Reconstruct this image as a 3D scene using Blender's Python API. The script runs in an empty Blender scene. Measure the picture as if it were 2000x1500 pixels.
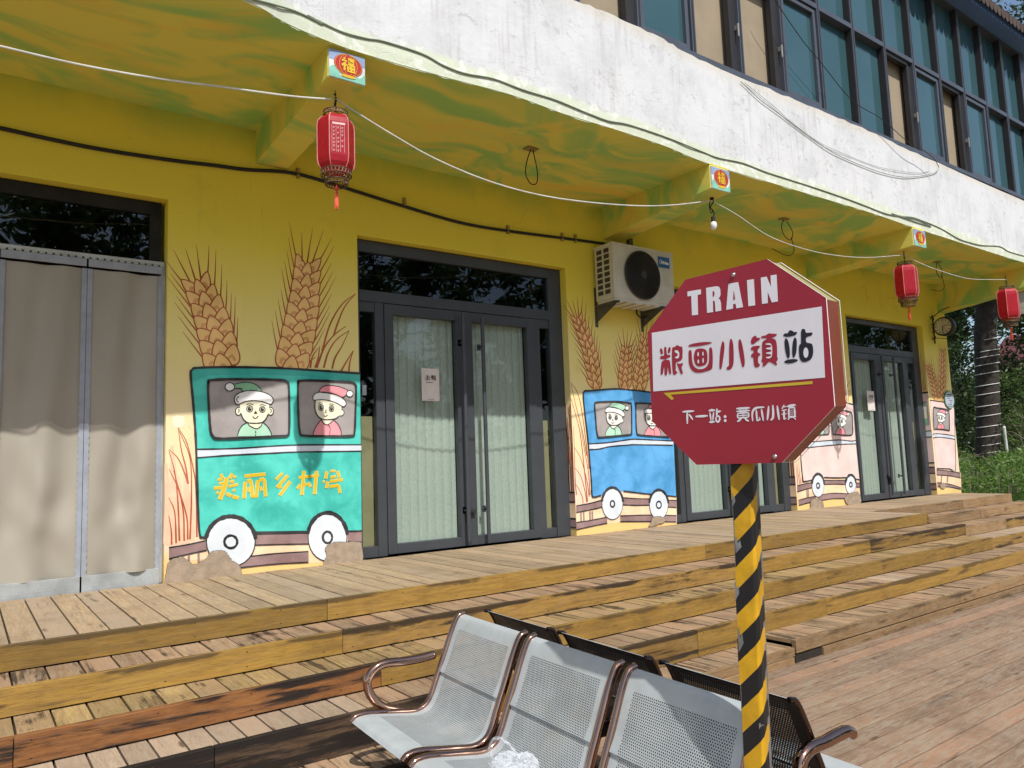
import bpy, bmesh, math, random
from mathutils import Vector, Matrix
from mathutils.geometry import tessellate_polygon
random.seed(7)
R = math.radians
S = bpy.context.scene
COL = S.collection

# ------------------------------------------------------------------ camera, sky, sun, exposure
CAM = Vector((0.0, -5.93056, 0.77981))
YAW, PIT, ROL, F = 0.63166528, 0.10236556, 0.03578183, 1468.04
_f = Vector((math.sin(YAW)*math.cos(PIT), math.cos(YAW)*math.cos(PIT), math.sin(PIT)))
_r = Vector((math.cos(YAW), -math.sin(YAW), 0)); _d = _f.cross(_r)
RIGHT = _r*math.cos(ROL) + _d*math.sin(ROL); DOWN = -_r*math.sin(ROL) + _d*math.cos(ROL); FWD = _f
cd = bpy.data.cameras.new('camera'); cam = bpy.data.objects.new('camera', cd); COL.objects.link(cam)
M3 = Matrix((RIGHT, -DOWN, -FWD)).transposed()
cam.matrix_world = Matrix.Translation(CAM) @ M3.to_4x4()
cd.sensor_width = 36; cd.lens = F/2000*36; cd.clip_start = 0.05; cd.clip_end = 800
S.camera = cam

SUN = Vector((0.32, 1.36, -1.80)).normalized()
EL = math.asin(-SUN.z); AZ = math.atan2(-SUN.x, -SUN.y)
w = bpy.data.worlds.new('World'); S.world = w; w.use_nodes = True
wn = w.node_tree.nodes; sky = wn.new('ShaderNodeTexSky'); sky.sky_type = 'NISHITA'; sky.sun_disc = False
sky.sun_elevation = EL; sky.sun_rotation = AZ; sky.dust_density = 1.6
w.node_tree.links.new(sky.outputs[0], wn['Background'].inputs[0]); wn['Background'].inputs[1].default_value = 0.125
sd = bpy.data.lights.new('sun', 'SUN'); sd.energy = 3.7; sd.angle = R(0.53); sd.color = (1, .965, .90)
so = bpy.data.objects.new('sun', sd); COL.objects.link(so); so.rotation_euler = SUN.to_track_quat('-Z', 'Y').to_euler()
S.view_settings.view_transform = 'Standard'; S.view_settings.look = 'None'
S.view_settings.gamma = 1; S.view_settings.use_curve_mapping = False; S.view_settings.exposure = 0.30
try:
    S.cycles.max_bounces = 8; S.cycles.transparent_max_bounces = 24
except Exception: pass

# measured rays: where a line of sight of the survey meets a real plane of the place
def ray(px, py): return RIGHT*((px-1000)/F) + DOWN*((py-750)/F) + FWD
def onY(px, py, Y=0.0):
    d = ray(px, py); return CAM + d*((Y-CAM.y)/d.y)
def onX(px, py, X):
    d = ray(px, py); return CAM + d*((X-CAM.x)/d.x)
def onZ(px, py, Z):
    d = ray(px, py); return CAM + d*((Z-CAM.z)/d.z)
def dep(px, py, d): return CAM + ray(px, py)*d
def onP(px, py, P, n):
    d = ray(px, py); return CAM + d*((P-CAM).dot(n)/d.dot(n))
def ZM(ox, oy, s): return lambda p: (ox+p[0]/s, oy+p[1]/s)

# ------------------------------------------------------------------ materials
MATS = {}
class N:
    def __init__(s, name):
        s.m = bpy.data.materials.new(name); s.m.use_nodes = True; s.t = s.m.node_tree
        s.b = s.t.nodes['Principled BSDF']; s.out = s.t.nodes['Material Output']
        s.tc = s.t.nodes.new('ShaderNodeTexCoord')
        MATS[name] = s.m
    def n(s, typ, **k):
        x = s.t.nodes.new(typ)
        for a, v in k.items(): setattr(x, a, v)
        return x
    def l(s, a, b): s.t.links.new(a, b)
    def set(s, x, i, v):
        if hasattr(v, 'is_output'): s.l(v, x.inputs[i])
        else: x.inputs[i].default_value = v
    def map(s, scale=(1,1,1), src=None, rot=(0,0,0), loc=(0,0,0)):
        x = s.n('ShaderNodeMapping'); s.l(src or s.tc.outputs['Object'], x.inputs[0])
        x.inputs['Scale'].default_value = scale; x.inputs['Rotation'].default_value = rot; x.inputs['Location'].default_value = loc
        return x.outputs[0]
    def noise(s, vec, scale=5, detail=4, rough=.55, dist=0, out=0):
        x = s.n('ShaderNodeTexNoise'); s.l(vec, x.inputs['Vector'])
        x.inputs['Scale'].default_value = scale; x.inputs['Detail'].default_value = detail
        x.inputs['Roughness'].default_value = rough; x.inputs['Distortion'].default_value = dist
        return x.outputs[out]
    def voro(s, vec, scale=5, feature='F1', rnd=1):
        x = s.n('ShaderNodeTexVoronoi', feature=feature); s.l(vec, x.inputs['Vector']); x.inputs['Scale'].default_value = scale
        x.inputs['Randomness'].default_value = rnd
        return x.outputs['Distance']
    def ramp(s, f, a, b, v0=0.0, v1=1.0):
        x = s.n('ShaderNodeMapRange'); x.clamp = True; x.interpolation_type = 'SMOOTHSTEP'
        s.l(f, x.inputs[0])
        for i, v in zip((1,2,3,4), (a, b, v0, v1)): x.inputs[i].default_value = v
        return x.outputs[0]
    def math(s, op, a, b=0.0, c=0.0):
        x = s.n('ShaderNodeMath', operation=op)
        for i, v in enumerate((a, b, c)):
            s.set(x, i, v)
        return x.outputs[0]
    def mix(s, f, a, b, mode='MIX'):
        x = s.n('ShaderNodeMix', data_type='RGBA', blend_type=mode)
        s.set(x, 0, f)
        for i, v in ((6, a), (7, b)):
            if isinstance(v, tuple): x.inputs[i].default_value = (*v[:3], 1)
            else: s.l(v, x.inputs[i])
        return x.outputs[2]
    def xyz(s, src=None):
        x = s.n('ShaderNodeSeparateXYZ'); s.l(src or s.tc.outputs['Object'], x.inputs[0]); return x.outputs
    def bump(s, h, strength=.3, dist=.01):
        x = s.n('ShaderNodeBump'); x.inputs['Strength'].default_value = strength; x.inputs['Distance'].default_value = dist
        s.l(h, x.inputs['Height']); s.l(x.outputs[0], s.b.inputs['Normal'])
    def attr(s, name):
        x = s.n('ShaderNodeAttribute'); x.attribute_name = name; return x.outputs['Fac']
    def fin(s, col=None, rough=.6, metal=0, spec=.4, coat=0):
        if col is not None: s.set(s.b, 'Base Color', (*col[:3], 1) if isinstance(col, tuple) else col)
        s.set(s.b, 'Roughness', rough); s.b.inputs['Metallic'].default_value = metal
        s.b.inputs['Specular IOR Level'].default_value = spec
        if coat: s.b.inputs['Coat Weight'].default_value = coat; s.b.inputs['Coat Roughness'].default_value = .08
        return s.m

def pm(name, col, rough=.6, metal=0, var=.18, scale=7, bump=0.0, col2=None, spec=.4, coat=0, fine=60):
    k = N(name); v = k.map()
    n1 = k.noise(v, scale, 5); c2 = col2 or tuple(c*(1-var*1.6) for c in col)
    c = k.mix(k.ramp(n1, .32, .72), tuple(col), tuple(c2))
    n2 = k.noise(v, fine, 3)
    c = k.mix(k.ramp(n2, .35, .75, 0, var*.6), c, tuple(x*.55 for x in col))
    if bump: k.bump(n2, bump, .004)
    rr = k.ramp(n1, .3, .75, max(rough-.06, .02), min(rough+.08, 1))
    return k.fin(c, rr, metal, spec, coat)

def paint(name, col, var=.12):                        # brushed wall paint: uneven, dabbed, slightly faded
    k = N(name); v = k.map()
    a = k.noise(v, 3.2, 4, .6, .4); b = k.noise(k.map((1, 1, .35)), 22, 4)
    lt = tuple(min(1, c*(1+var)+.05) for c in col); dk = tuple(c*(1-var) for c in col)
    c = k.mix(k.ramp(a, .3, .7), dk, lt); c = k.mix(k.ramp(b, .55, .8, 0, .35), c, lt)
    k.bump(k.noise(v, 45, 4), .25, .004)
    return k.fin(c, .75, 0, .25)

def wood(name, base, dark, axis='x', stain=.3, stain_col=(.03,.022,.016), tint=None, grey=.0, rough=.7, spec=.3, edge=0.0):
    k = N(name); rnd = k.attr('rnd')
    off = k.n('ShaderNodeCombineXYZ'); k.l(k.math('MULTIPLY', rnd, 37.0), off.inputs[0]); k.l(k.math('MULTIPLY', rnd, 91.0), off.inputs[1]); k.l(k.math('MULTIPLY', rnd, 13.0), off.inputs[2])
    add = k.n('ShaderNodeVectorMath', operation='ADD'); k.l(k.tc.outputs['Object'], add.inputs[0]); k.l(off.outputs[0], add.inputs[1])
    P = add.outputs[0]
    sc = {'x': (.9, 14, 14), 'y': (14, .9, 14)}[axis]
    g = k.noise(k.map(sc, P), 3.0, 6, .65, .8)
    fineg = k.noise(k.map(tuple(q*3.2 for q in sc), P), 5, 4, .6, .3)
    c = k.mix(k.ramp(g, .3, .72), base, dark)
    c = k.mix(k.ramp(fineg, .45, .75, 0, .55), c, tuple(q*.45 for q in dark))
    br = k.ramp(rnd, 0, 1, .80, 1.14)
    x = k.n('ShaderNodeCombineXYZ'); [k.l(br, x.inputs[i]) for i in range(3)]
    c = k.mix(1.0, c, x.outputs[0], 'MULTIPLY')
    if tint: c = k.mix(k.ramp(k.math('FRACT', k.math('MULTIPLY', rnd, 7.3)), .45, .95, 0, .7), c, tint)
    if grey: c = k.mix(k.math('MULTIPLY', k.ramp(k.noise(k.map({'x': (3.2, 20, 20), 'y': (20, 3.2, 20)}[axis], P), 1.6, 7, .75, 1.3), .42, .62), grey), c, (.32, .275, .21))
    # knots
    kv = k.voro(k.map({'x': (1.6, 7, 7), 'y': (7, 1.6, 7)}[axis], P), 1.0)
    c = k.mix(k.ramp(kv, .10, .04, 0, .8), c, (.09, .045, .02))
    # weather stains follow damp patches of the boards
    wv = k.map({'x': (.55, 1.6, 2.6), 'y': (1.6, .8, 2.6)}[axis])
    st = k.math('MULTIPLY', k.noise(wv, 2.4, 7, .68, .6), k.noise(k.map(sc, P), 1.4, 5, .7, .5))
    lo = .40 - .26*stain
    if edge:
        zf = k.math('FRACT', k.math('DIVIDE', k.math('MULTIPLY', k.xyz()[2], -1.0), .127))
        st = k.math('ADD', st, k.math('MULTIPLY', k.math('ADD', k.ramp(zf, .30, .0), k.ramp(zf, .9, 1.0, 0, .5)), k.math('MULTIPLY', k.ramp(k.noise(k.map((.9, 1, 1)), 1.5, 3), .42, .60), edge)))
    c = k.mix(k.ramp(st, lo, lo+.1, 0, min(1, .35+stain)), c, stain_col)
    dirt = k.noise(k.map((1.3, 1.3, 1.3)), 2.1, 6, .7)
    c = k.mix(k.ramp(dirt, .45, .75, 0, .45), c, tuple(q*.5 for q in dark))
    k.bump(fineg, .45, .004)
    return k.fin(c, k.ramp(g, .3, .7, rough-.1, rough+.1), 0, spec)

def emat(name, col, st):
    k = N(name); k.set(k.b, 'Emission Color', (*col, 1)); k.b.inputs['Emission Strength'].default_value = st; return k.fin(col)

# wall: yellow distemper sprayed paler and peach towards the bottom
k = N('wall_plaster'); v = k.map(); X_, Y_, Z_ = k.xyz()
zz = k.math('ADD', Z_, k.math('MULTIPLY', k.math('SUBTRACT', k.noise(v, 1.3, 4), .5), .5))
c = k.mix(k.ramp(zz, 2.75, 1.7), (.80, .66, .075), (.85, .73, .29))
c = k.mix(k.ramp(zz, 1.75, 1.15), c, (.86, .71, .43))
c = k.mix(k.ramp(zz, 1.0, .45), c, (.86, .65, .49))
c = k.mix(k.ramp(zz, .30, .06), c, (.80, .55, .22))
c = k.mix(k.ramp(k.noise(v, 2.1, 6, .6), .55, .75, 0, .28), c, (.52, .42, .08))
c = k.mix(k.ramp(k.noise(v, 30, 4), .55, .8, 0, .12), c, (.35, .25, .1))
c = k.mix(k.math('MULTIPLY', k.ramp(k.noise(k.map((7, 7, .45)), 2.2, 5, .65), .56, .74, 0, .30), k.ramp(k.noise(v, .9, 3), .45, .65)), c, (.42, .33, .10))
dv = k.n('ShaderNodeVectorMath', operation='MULTIPLY_ADD'); k.l(k.noise(v, 4, 5, .6, 0, out=1), dv.inputs[0]); dv.inputs[1].default_value = (.5, .5, .5); k.l(v, dv.inputs[2])
c = k.mix(k.math('MULTIPLY', k.ramp(k.voro(dv.outputs[0], .9, 'DISTANCE_TO_EDGE'), .006, .001, 0, .5), k.ramp(k.noise(v, 1.1, 3), .52, .66)), c, (.30, .22, .07))
c = k.mix(k.math('MULTIPLY', k.ramp(zz, 3.22, 3.62), k.ramp(k.noise(v, 1.1, 3), .35, .6, .15, .8)), c, (.34, .46, .08))
k.bump(k.noise(v, 38, 5), .3, .005); k.fin(c, .85, 0, .2)
# canopy soffit: ochre with sprayed green swirls
k = N('soffit_paint'); wv = k.noise(k.map((.55, .55, .55)), .9, 2, .5, 0, out=1)
vm = k.n('ShaderNodeVectorMath', operation='MULTIPLY_ADD'); k.l(wv, vm.inputs[0]); vm.inputs[1].default_value = (2.6, 2.6, 1); k.l(k.map((.75, 1.5, .75)), vm.inputs[2])
a = k.noise(vm.outputs[0], 1.7, 3, .5, .9)
c = k.mix(k.ramp(a, .40, .66), (.74, .67, .13), (.35, .57, .15))
c = k.mix(k.ramp(k.noise(vm.outputs[0], 1.9, 2, .5, .6), .50, .74, 0, .75), c, (.80, .58, .10))
k.bump(k.noise(k.map(), 30, 4), .2, .004); k.fin(c, .85, 0, .2)
# fascia: peeling white limewash, hairline cracks, grey runs, a mint band along the bottom
k = N('fascia_whitewash'); v = k.map(); X_, Y_, Z_ = k.xyz()
c = k.mix(k.ramp(k.noise(v, 2.3, 6, .65), .4, .75), (.69, .70, .715), (.58, .59, .605))
run = k.noise(k.map((6, 1, .35)), 3.5, 6, .7)
runm = k.math('MULTIPLY', k.ramp(run, .47, .68), k.ramp(k.noise(v, 1.6, 3), .40, .60))
c = k.mix(k.math('MULTIPLY', runm, .52), c, (.44, .43, .43))
dv = k.n('ShaderNodeVectorMath', operation='MULTIPLY_ADD'); k.l(k.noise(v, 5, 5, .6, 0, out=1), dv.inputs[0]); dv.inputs[1].default_value = (.35, .35, .35); k.l(v, dv.inputs[2])
cr = k.voro(dv.outputs[0], 2.2, 'DISTANCE_TO_EDGE')
crm = k.math('MULTIPLY', k.ramp(cr, .010, .002), k.ramp(k.noise(v, 1.9, 4), .42, .6))
c = k.mix(k.math('MULTIPLY', crm, .11), c, (.33, .32, .31))
fl = k.math('MULTIPLY', k.ramp(k.noise(k.map((1, 1, 1.5)), 11, 6, .72), .565, .60), k.ramp(k.noise(v, 2.4, 3), .44, .58))
c = k.mix(k.math('MULTIPLY', fl, .42), c, (.38, .36, .34))
zz = k.math('ADD', Z_, k.math('MULTIPLY', k.math('SUBTRACT', k.noise(v, 2.5, 5, .6), .5), .13))
c = k.mix(k.ramp(zz, 3.70, 3.64), c, (.64, .69, .55))
c = k.mix(k.math('MULTIPLY', k.ramp(k.noise(v, 9, 5), .55, .6), k.ramp(zz, 3.74, 3.66, 0, .8)), c, (.78, .80, .74))
c = k.mix(k.ramp(zz, 4.42, 4.56, 0, .45), c, (.62, .55, .42))
k.bump(k.math('ADD', k.noise(v, 24, 6, .7), k.math('MULTIPLY', crm, -.5)), .55, .006); k.fin(c, .9, 0, .15)
# perforated steel sheet, uv in metres
def sheet(name, col, ranges, wdt, rough=.38, metal=.25):
    k = N(name); u = k.n('ShaderNodeUVMap'); uu, vv, _ = k.xyz(u.outputs[0])
    p = .0088
    U = k.math('DIVIDE', uu, p); V = k.math('DIVIDE', vv, p*.866)
    row = k.math('FLOOR', V); U2 = k.math('ADD', U, k.math('MULTIPLY', k.math('MODULO', row, 2.0), .5))
    fu = k.math('SUBTRACT', k.math('FRACT', U2), .5); fv = k.math('MULTIPLY', k.math('SUBTRACT', k.math('FRACT', V), .5), .866)
    d2 = k.math('ADD', k.math('MULTIPLY', fu, fu), k.math('MULTIPLY', fv, fv))
    hole = k.math('LESS_THAN', d2, .285**2)
    inu = k.math('MULTIPLY', k.math('GREATER_THAN', uu, .042), k.math('LESS_THAN', uu, wdt-.042))
    inv = None
    for a, b in ranges:
        q = k.math('MULTIPLY', k.math('GREATER_THAN', vv, a), k.math('LESS_THAN', vv, b))
        inv = q if inv is None else k.math('ADD', inv, q)
    hole = k.math('MULTIPLY', hole, k.math('MULTIPLY', inu, inv))
    n1 = k.noise(k.map(), 9, 5)
    c = k.mix(k.ramp(n1, .3, .7), col, tuple(q*.84 for q in col)); c = k.mix(k.ramp(k.noise(k.map(), 3.1, 5, .65), .50, .74, 0, .42), c, (col[0]*.82, col[1]*.72, col[2]*.55)); c = k.mix(k.ramp(k.noise(k.map((1, 1, 6)), 30, 3), .66, .72, 0, .25), c, tuple(q*.6 for q in col)); k.fin(c, k.ramp(n1, .3, .7, rough-.06, rough+.1), metal, .5)
    tr = k.n('ShaderNodeBsdfTransparent'); mx = k.n('ShaderNodeMixShader'); k.l(hole, mx.inputs[0]); k.l(k.b.outputs[0], mx.inputs[1]); k.l(tr.outputs[0], mx.inputs[2]); k.l(mx.outputs[0], k.out.inputs[0])
    return k.m
def glass(name, tint, spec_mul=1.0, clear=.85, rough=.02, wav=.0):
    k = N(name); k.t.nodes.remove(k.b)
    tr = k.n('ShaderNodeBsdfTransparent'); tr.inputs[0].default_value = (*[t*clear for t in tint], 1)
    gl = k.n('ShaderNodeBsdfGlossy'); gl.inputs['Roughness'].default_value = rough; gl.inputs[0].default_value = (.9, .95, 1, 1)
    lw = k.n('ShaderNodeLayerWeight'); lw.inputs[0].default_value = .5
    sch = k.math('MULTIPLY_ADD', k.math('POWER', lw.outputs['Facing'], 4.0), .9, .055)
    if wav:
        bp = k.n('ShaderNodeBump'); bp.inputs['Strength'].default_value = wav; bp.inputs['Distance'].default_value = .02
        k.l(k.noise(k.map(), 2.2, 2), bp.inputs['Height']); k.l(bp.outputs[0], gl.inputs['Normal'])
    mx = k.n('ShaderNodeMixShader'); k.l(k.math('MINIMUM', k.math('MULTIPLY', sch, spec_mul), 1.0), mx.inputs[0]); k.l(tr.outputs[0], mx.inputs[1]); k.l(gl.outputs[0], mx.inputs[2]); k.l(mx.outputs[0], k.out.inputs[0])
    return k.m
def leafm(name, c1, c2, trans=.35):
    k = N(name); rnd = k.attr('rnd')
    c = k.mix(rnd, c1, c2); k.fin(c, .5, 0, .35)
    tl = k.n('ShaderNodeBsdfTranslucent'); k.l(k.mix(.5, c, tuple(min(1, q*1.8) for q in c2)), tl.inputs[0])
    mx = k.n('ShaderNodeMixShader'); mx.inputs[0].default_value = trans; k.l(k.b.outputs[0], mx.inputs[1]); k.l(tl.outputs[0], mx.inputs[2]); k.l(mx.outputs[0], k.out.inputs[0])
    return k.m

m_tread1 = wood('deck_tread_tan', (.43, .31, .185), (.31, .215, .125), 'y', .36, (.055, .04, .028), (.37, .275, .19), .4)
m_tread2 = wood('deck_tread_red', (.40, .275, .16), (.26, .165, .095), 'y', .56, (.032, .023, .017), (.37, .225, .13), .25)
m_tread3 = wood('deck_tread_olive', (.41, .285, .115), (.27, .175, .075), 'y', .56, (.03, .022, .017), (.34, .22, .12), .2)
m_tread4 = wood('deck_tread_pale', (.47, .36, .25), (.37, .265, .175), 'y', .26, (.05, .035, .028), (.38, .27, .18), .3)
m_floor = wood('deck_plank_weathered', (.34, .22, .14), (.22, .14, .09), 'x', .34, (.06, .042, .03), (.36, .19, .11), .6)
m_r_ochre = wood('riser_ochre', (.35, .205, .042), (.23, .13, .027), 'x', .40, (.05, .033, .018), None, .08, .5, .4, .26)
m_r_worn = wood('riser_ochre_worn', (.33, .195, .048), (.22, .12, .03), 'x', .58, (.026, .018, .013), None, .12, .6, .3, .34)
m_r_rust = wood('riser_rust', (.28, .115, .03), (.17, .065, .022), 'x', .68, (.018, .012, .01), (.32, .18, .05), .08, .5, .4, .36)
m_r_dark = wood('riser_dark', (.12, .068, .035), (.06, .036, .024), 'x', .95, (.016, .012, .010), None, .10, .6, .3, .2)
m_r_brown = wood('riser_brown', (.33, .205, .095), (.23, .135, .06), 'x', .40, (.03, .022, .017), None, .3, .7, .3, .10)
m_nail = pm('nail_rust', (.06, .035, .025), .6, .3)
m_dark = pm('underdeck_dark', (.03, .022, .016), .9)
m_frame = pm('door_frame_grey', (.070, .078, .090), .42, .25, .1, 5)
m_wframe = pm('window_frame_grey', (.095, .108, .135), .42, .2, .1, 5)
m_wjamb = pm('window_dark_and_shade', (.03, .028, .03), .5)
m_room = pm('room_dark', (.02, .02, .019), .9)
m_olive = pm('olive_board', (.33, .30, .17), .7, 0, .12, 3)
m_blind = pm('blind_beige', (.34, .275, .19), .8, 0, .08, 3)
m_gl_door = glass('door_glass', (.92, .97, .93), 1.0, .92, .015, .05)
m_gl_top = glass('transom_glass', (.7, .75, .75), .95, .5, .01, .06)
k = N('teal_window_glass'); n1 = k.noise(k.map(), .7, 2); k.fin(k.mix(k.ramp(n1, .3, .7), (.034, .088, .100), (.046, .108, .128)), .03, 0, .5); k.b.inputs['IOR'].default_value = 1.5; k.bump(n1, .04, .02)
k = N('vertical_blind_frosted'); X_, Y_, Z_ = k.xyz(); n1 = k.noise(k.map((1, 1, .4)), 90, 3)
c = k.mix(k.ramp(n1, .35, .7), (.47, .525, .49), (.39, .44, .41)); k.bump(n1, .3, .003); k.fin(c, .55, 0, .4)
k = N('curtain_mesh_cloth'); chk = k.n('ShaderNodeTexChecker'); chk.inputs['Scale'].default_value = 1; k.l(k.map((220, 220, 220)), chk.inputs[0])
n1 = k.noise(k.map((1.5, 1.5, .5)), 1.2, 3); c = k.mix(k.ramp(n1, .35, .7), (.41, .375, .31), (.335, .305, .25)); c = k.mix(k.math('MULTIPLY', chk.outputs['Fac'], .35), c, (.20, .18, .155)); k.fin(c, .55, 0, .4)
m_tape = pm('curtain_tape_grey', (.33, .36, .42), .5, 0, .12, 9)
m_kick = pm('curtain_kick_strip', (.42, .45, .46), .4, .1, .2, 6)
m_alu = pm('aluminium_profile', (.48, .47, .42), .4, .6, .12, 8)
m_soffitb = pm('eave_soffit_blue', (.13, .23, .48), .5, 0, .12, 2)
m_tile = pm('roof_tile_brown', (.10, .066, .05), .8, 0, .3, 5, .3)
m_tilered = pm('roof_tile_red', (.13, .042, .044), .8, 0, .25, 3, .3)
m_hwall = pm('far_house_wall', (.55, .5, .45), .85)
m_plaster = pm('bare_render', (.40, .315, .235), .95, 0, .34, 14, 1.0, (.30, .235, .175), .1, 0, 48)
m_ink = paint('mural_black_line', (.014, .013, .016), .1); m_teal = paint('mural_teal', (.05, .52, .44), .2)
m_teal2 = paint('mural_teal_deep', (.035, .43, .37), .1)
m_blue = paint('mural_blue', (.075, .33, .66), .16); m_pink = paint('mural_pink', (.80, .60, .56), .05)
m_band = paint('mural_pale_band', (.62, .68, .76), .06); m_pane = paint('mural_window_grey', (.34, .31, .30), .08)
m_rail = paint('mural_rail_mauve', (.27, .165, .16), .15); m_wheel = paint('mural_wheel_white', (.66, .71, .76), .06)
m_skin = paint('mural_skin', (.84, .80, .60), .03); m_skinw = paint('mural_skin_pale', (.84, .83, .76), .03)
m_mint = paint('mural_mint', (.42, .70, .52), .06); m_green = paint('mural_green', (.22, .48, .28), .08)
m_rose = paint('mural_rose', (.82, .30, .34), .08); m_white = paint('mural_white', (.82, .81, .79), .03)
m_wheatl = paint('mural_wheat_line', (.40, .085, .025), .2); m_wheatf = paint('mural_wheat_fill', (.84, .55, .20), .08)
m_gold = paint('mural_gold', (.66, .45, .012), .05); m_goldl = paint('mural_gold_edge', (.80, .66, .16), .05)
m_peach = paint('mural_peach', (.84, .60, .38), .10)
m_sred = pm('sign_red', (.38, .024, .045), .34, 0, .08, 2.5, 0, (.33, .022, .038), .4)
m_swhite = pm('sign_white', (.86, .84, .88), .4, 0, .05, 4, 0, (.80, .78, .83)); m_sblack = pm('sign_black', (.022, .02, .03), .4)
m_syel = pm('sign_yellow', (.68, .50, .035), .4, 0, .05); m_sside = pm('sign_side_rust_red', (.30, .07, .028), .28, .35, .2, 6, 0, (.24, .045, .022))
m_slime = pm('sign_side_reflection', (.45, .40, .16), .35, .2); m_screw = pm('screw_steel', (.6, .58, .56), .3, .9)  # lime tone is a reflection painted onto the sign's upper right bevel
m_chrome = pm('bench_tube_metal', (.44, .27, .205), .08, 1.0, .12, 6)
m_raild = pm('bench_rail_dark', (.13, .10, .09), .2, 1.0, .12, 6)
m_frameb = pm('bench_black_beam', (.02, .02, .022), .45, .3)
m_galv = pm('pole_galvanised', (.40, .41, .42), .42, .7, .3, 14)
m_tapey = pm('pole_tape_yellow', (.66, .365, .014), .45, 0, .22, 11, .05); m_tapek = pm('pole_tape_black', (.013, .012, .014), .45, 0, .1)
m_lwire = pm('cable_white', (.72, .72, .68), .5); m_bwire = pm('cable_black', (.018, .015, .015), .6); m_gwire = pm('cable_greygreen', (.22, .27, .20), .6)
m_clip = pm('cable_clip_tan', (.36, .25, .08), .7)
m_acw = pm('aircon_casing', (.62, .60, .50), .5, 0, .1, 5); m_acd = pm('aircon_grille_dark', (.035, .032, .03), .5); m_acb = pm('aircon_badge_blue', (.02, .13, .36), .4); m_acf = pm('aircon_fins', (.06, .05, .045), .6)
m_brk = pm('bracket_steel', (.12, .115, .10), .5, .4)
m_paper = pm('notice_paper', (.72, .66, .62), .8, 0, .06, 8)
m_iron = pm('wrought_iron', (.05, .04, .035), .5, .4); m_cface = pm('clock_face', (.62, .56, .36), .5)
m_bark = pm('bark_dark', (.055, .043, .036), .95, 0, .4, 9, .9, (.028, .022, .019)); m_twig = pm('twig_bark', (.26, .20, .16), .9)
m_leafd = leafm('leaf_dark', (.020, .036, .014), (.055, .095, .026)); m_leafm = leafm('leaf_mid', (.045, .085, .022), (.11, .17, .045)); m_leafb = leafm('leaf_bright', (.07, .14, .025), (.17, .27, .055))
m_grass = leafm('grass_blade', (.06, .13, .02), (.15, .25, .05))
m_soil = pm('ground_soil', (.15, .13, .08), .95, 0, .3, 1.5, .4, (.09, .11, .045))
m_pole = pm('post_white', (.72, .72, .70), .5)
k = N('lantern_cloth_red'); n1 = k.noise(k.map(), 26, 4); c = k.mix(k.ramp(n1, .3, .7), (.58, .028, .050), (.46, .020, .038)); k.fin(c, .33, 0, .5)
tl = k.n('ShaderNodeBsdfTranslucent'); tl.inputs[0].default_value = (.75, .05, .06, 1); mx = k.n('ShaderNodeMixShader'); mx.inputs[0].default_value = .42; k.l(k.b.outputs[0], mx.inputs[1]); k.l(tl.outputs[0], mx.inputs[2]); k.l(mx.outputs[0], k.out.inputs[0])
m_lrib = pm('lantern_rib_pink', (.80, .30, .28), .5); m_lcol = pm('lantern_collar_bronze', (.16, .10, .06), .5, .3); m_tassel = pm('tassel_orange_red', (.78, .11, .05), .6)
m_lglyph = pm('lantern_writing', (.85, .55, .52), .6)
k = N('bag_plastic'); k.b.inputs['Base Color'].default_value = (.74, .77, .82, 1); k.b.inputs['Roughness'].default_value = .16
tr = k.n('ShaderNodeBsdfTransparent'); mx = k.n('ShaderNodeMixShader'); lw = k.n('ShaderNodeLayerWeight'); lw.inputs[0].default_value = .45
k.l(k.ramp(lw.outputs['Facing'], .0, .9, .22, .80), mx.inputs[0]); k.l(tr.outputs[0], mx.inputs[1]); k.l(k.b.outputs[0], mx.inputs[2]); k.l(mx.outputs[0], k.out.inputs[0])
m_bulb = pm('bulb_white', (.86, .87, .88), .25); m_lamp = pm('lamp_panel_cream', (.7, .66, .5), .5)
m_cardr = pm('card_red', (.50, .03, .025), .5); m_cardy = pm('card_yellow', (.80, .52, .03), .5); m_cardg = pm('card_jade', (.25, .60, .47), .6); m_cardw = pm('card_white', (.80, .82, .82), .6); m_cardb = pm('card_sky', (.30, .40, .62), .6)
m_plq = pm('plaque_pale_blue', (.50, .55, .66), .5); m_plqg = pm('plaque_green', (.08, .25, .10), .5)

# ------------------------------------------------------------------ mesh building
ORG = {}
def cat(pts, n=6, closed=False):
    pts = [Vector(p) for p in pts]; m = len(pts); out = []
    if m < 3: return pts
    rng = range(m) if closed else range(m-1)
    for i in rng:
        p1, p2 = pts[i], pts[(i+1) % m]
        p0 = pts[(i-1) % m] if (closed or i > 0) else p1*2-p2
        p3 = pts[(i+2) % m] if (closed or i+2 < m) else p2*2-p1
        for j in range(n):
            t = j/n
            out.append(.5*((2*p1)+(p2-p0)*t+(2*p0-5*p1+4*p2-p3)*t*t+(3*p1-p0-3*p2+p3)*t**3))
    if not closed: out.append(pts[-1])
    return out

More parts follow.
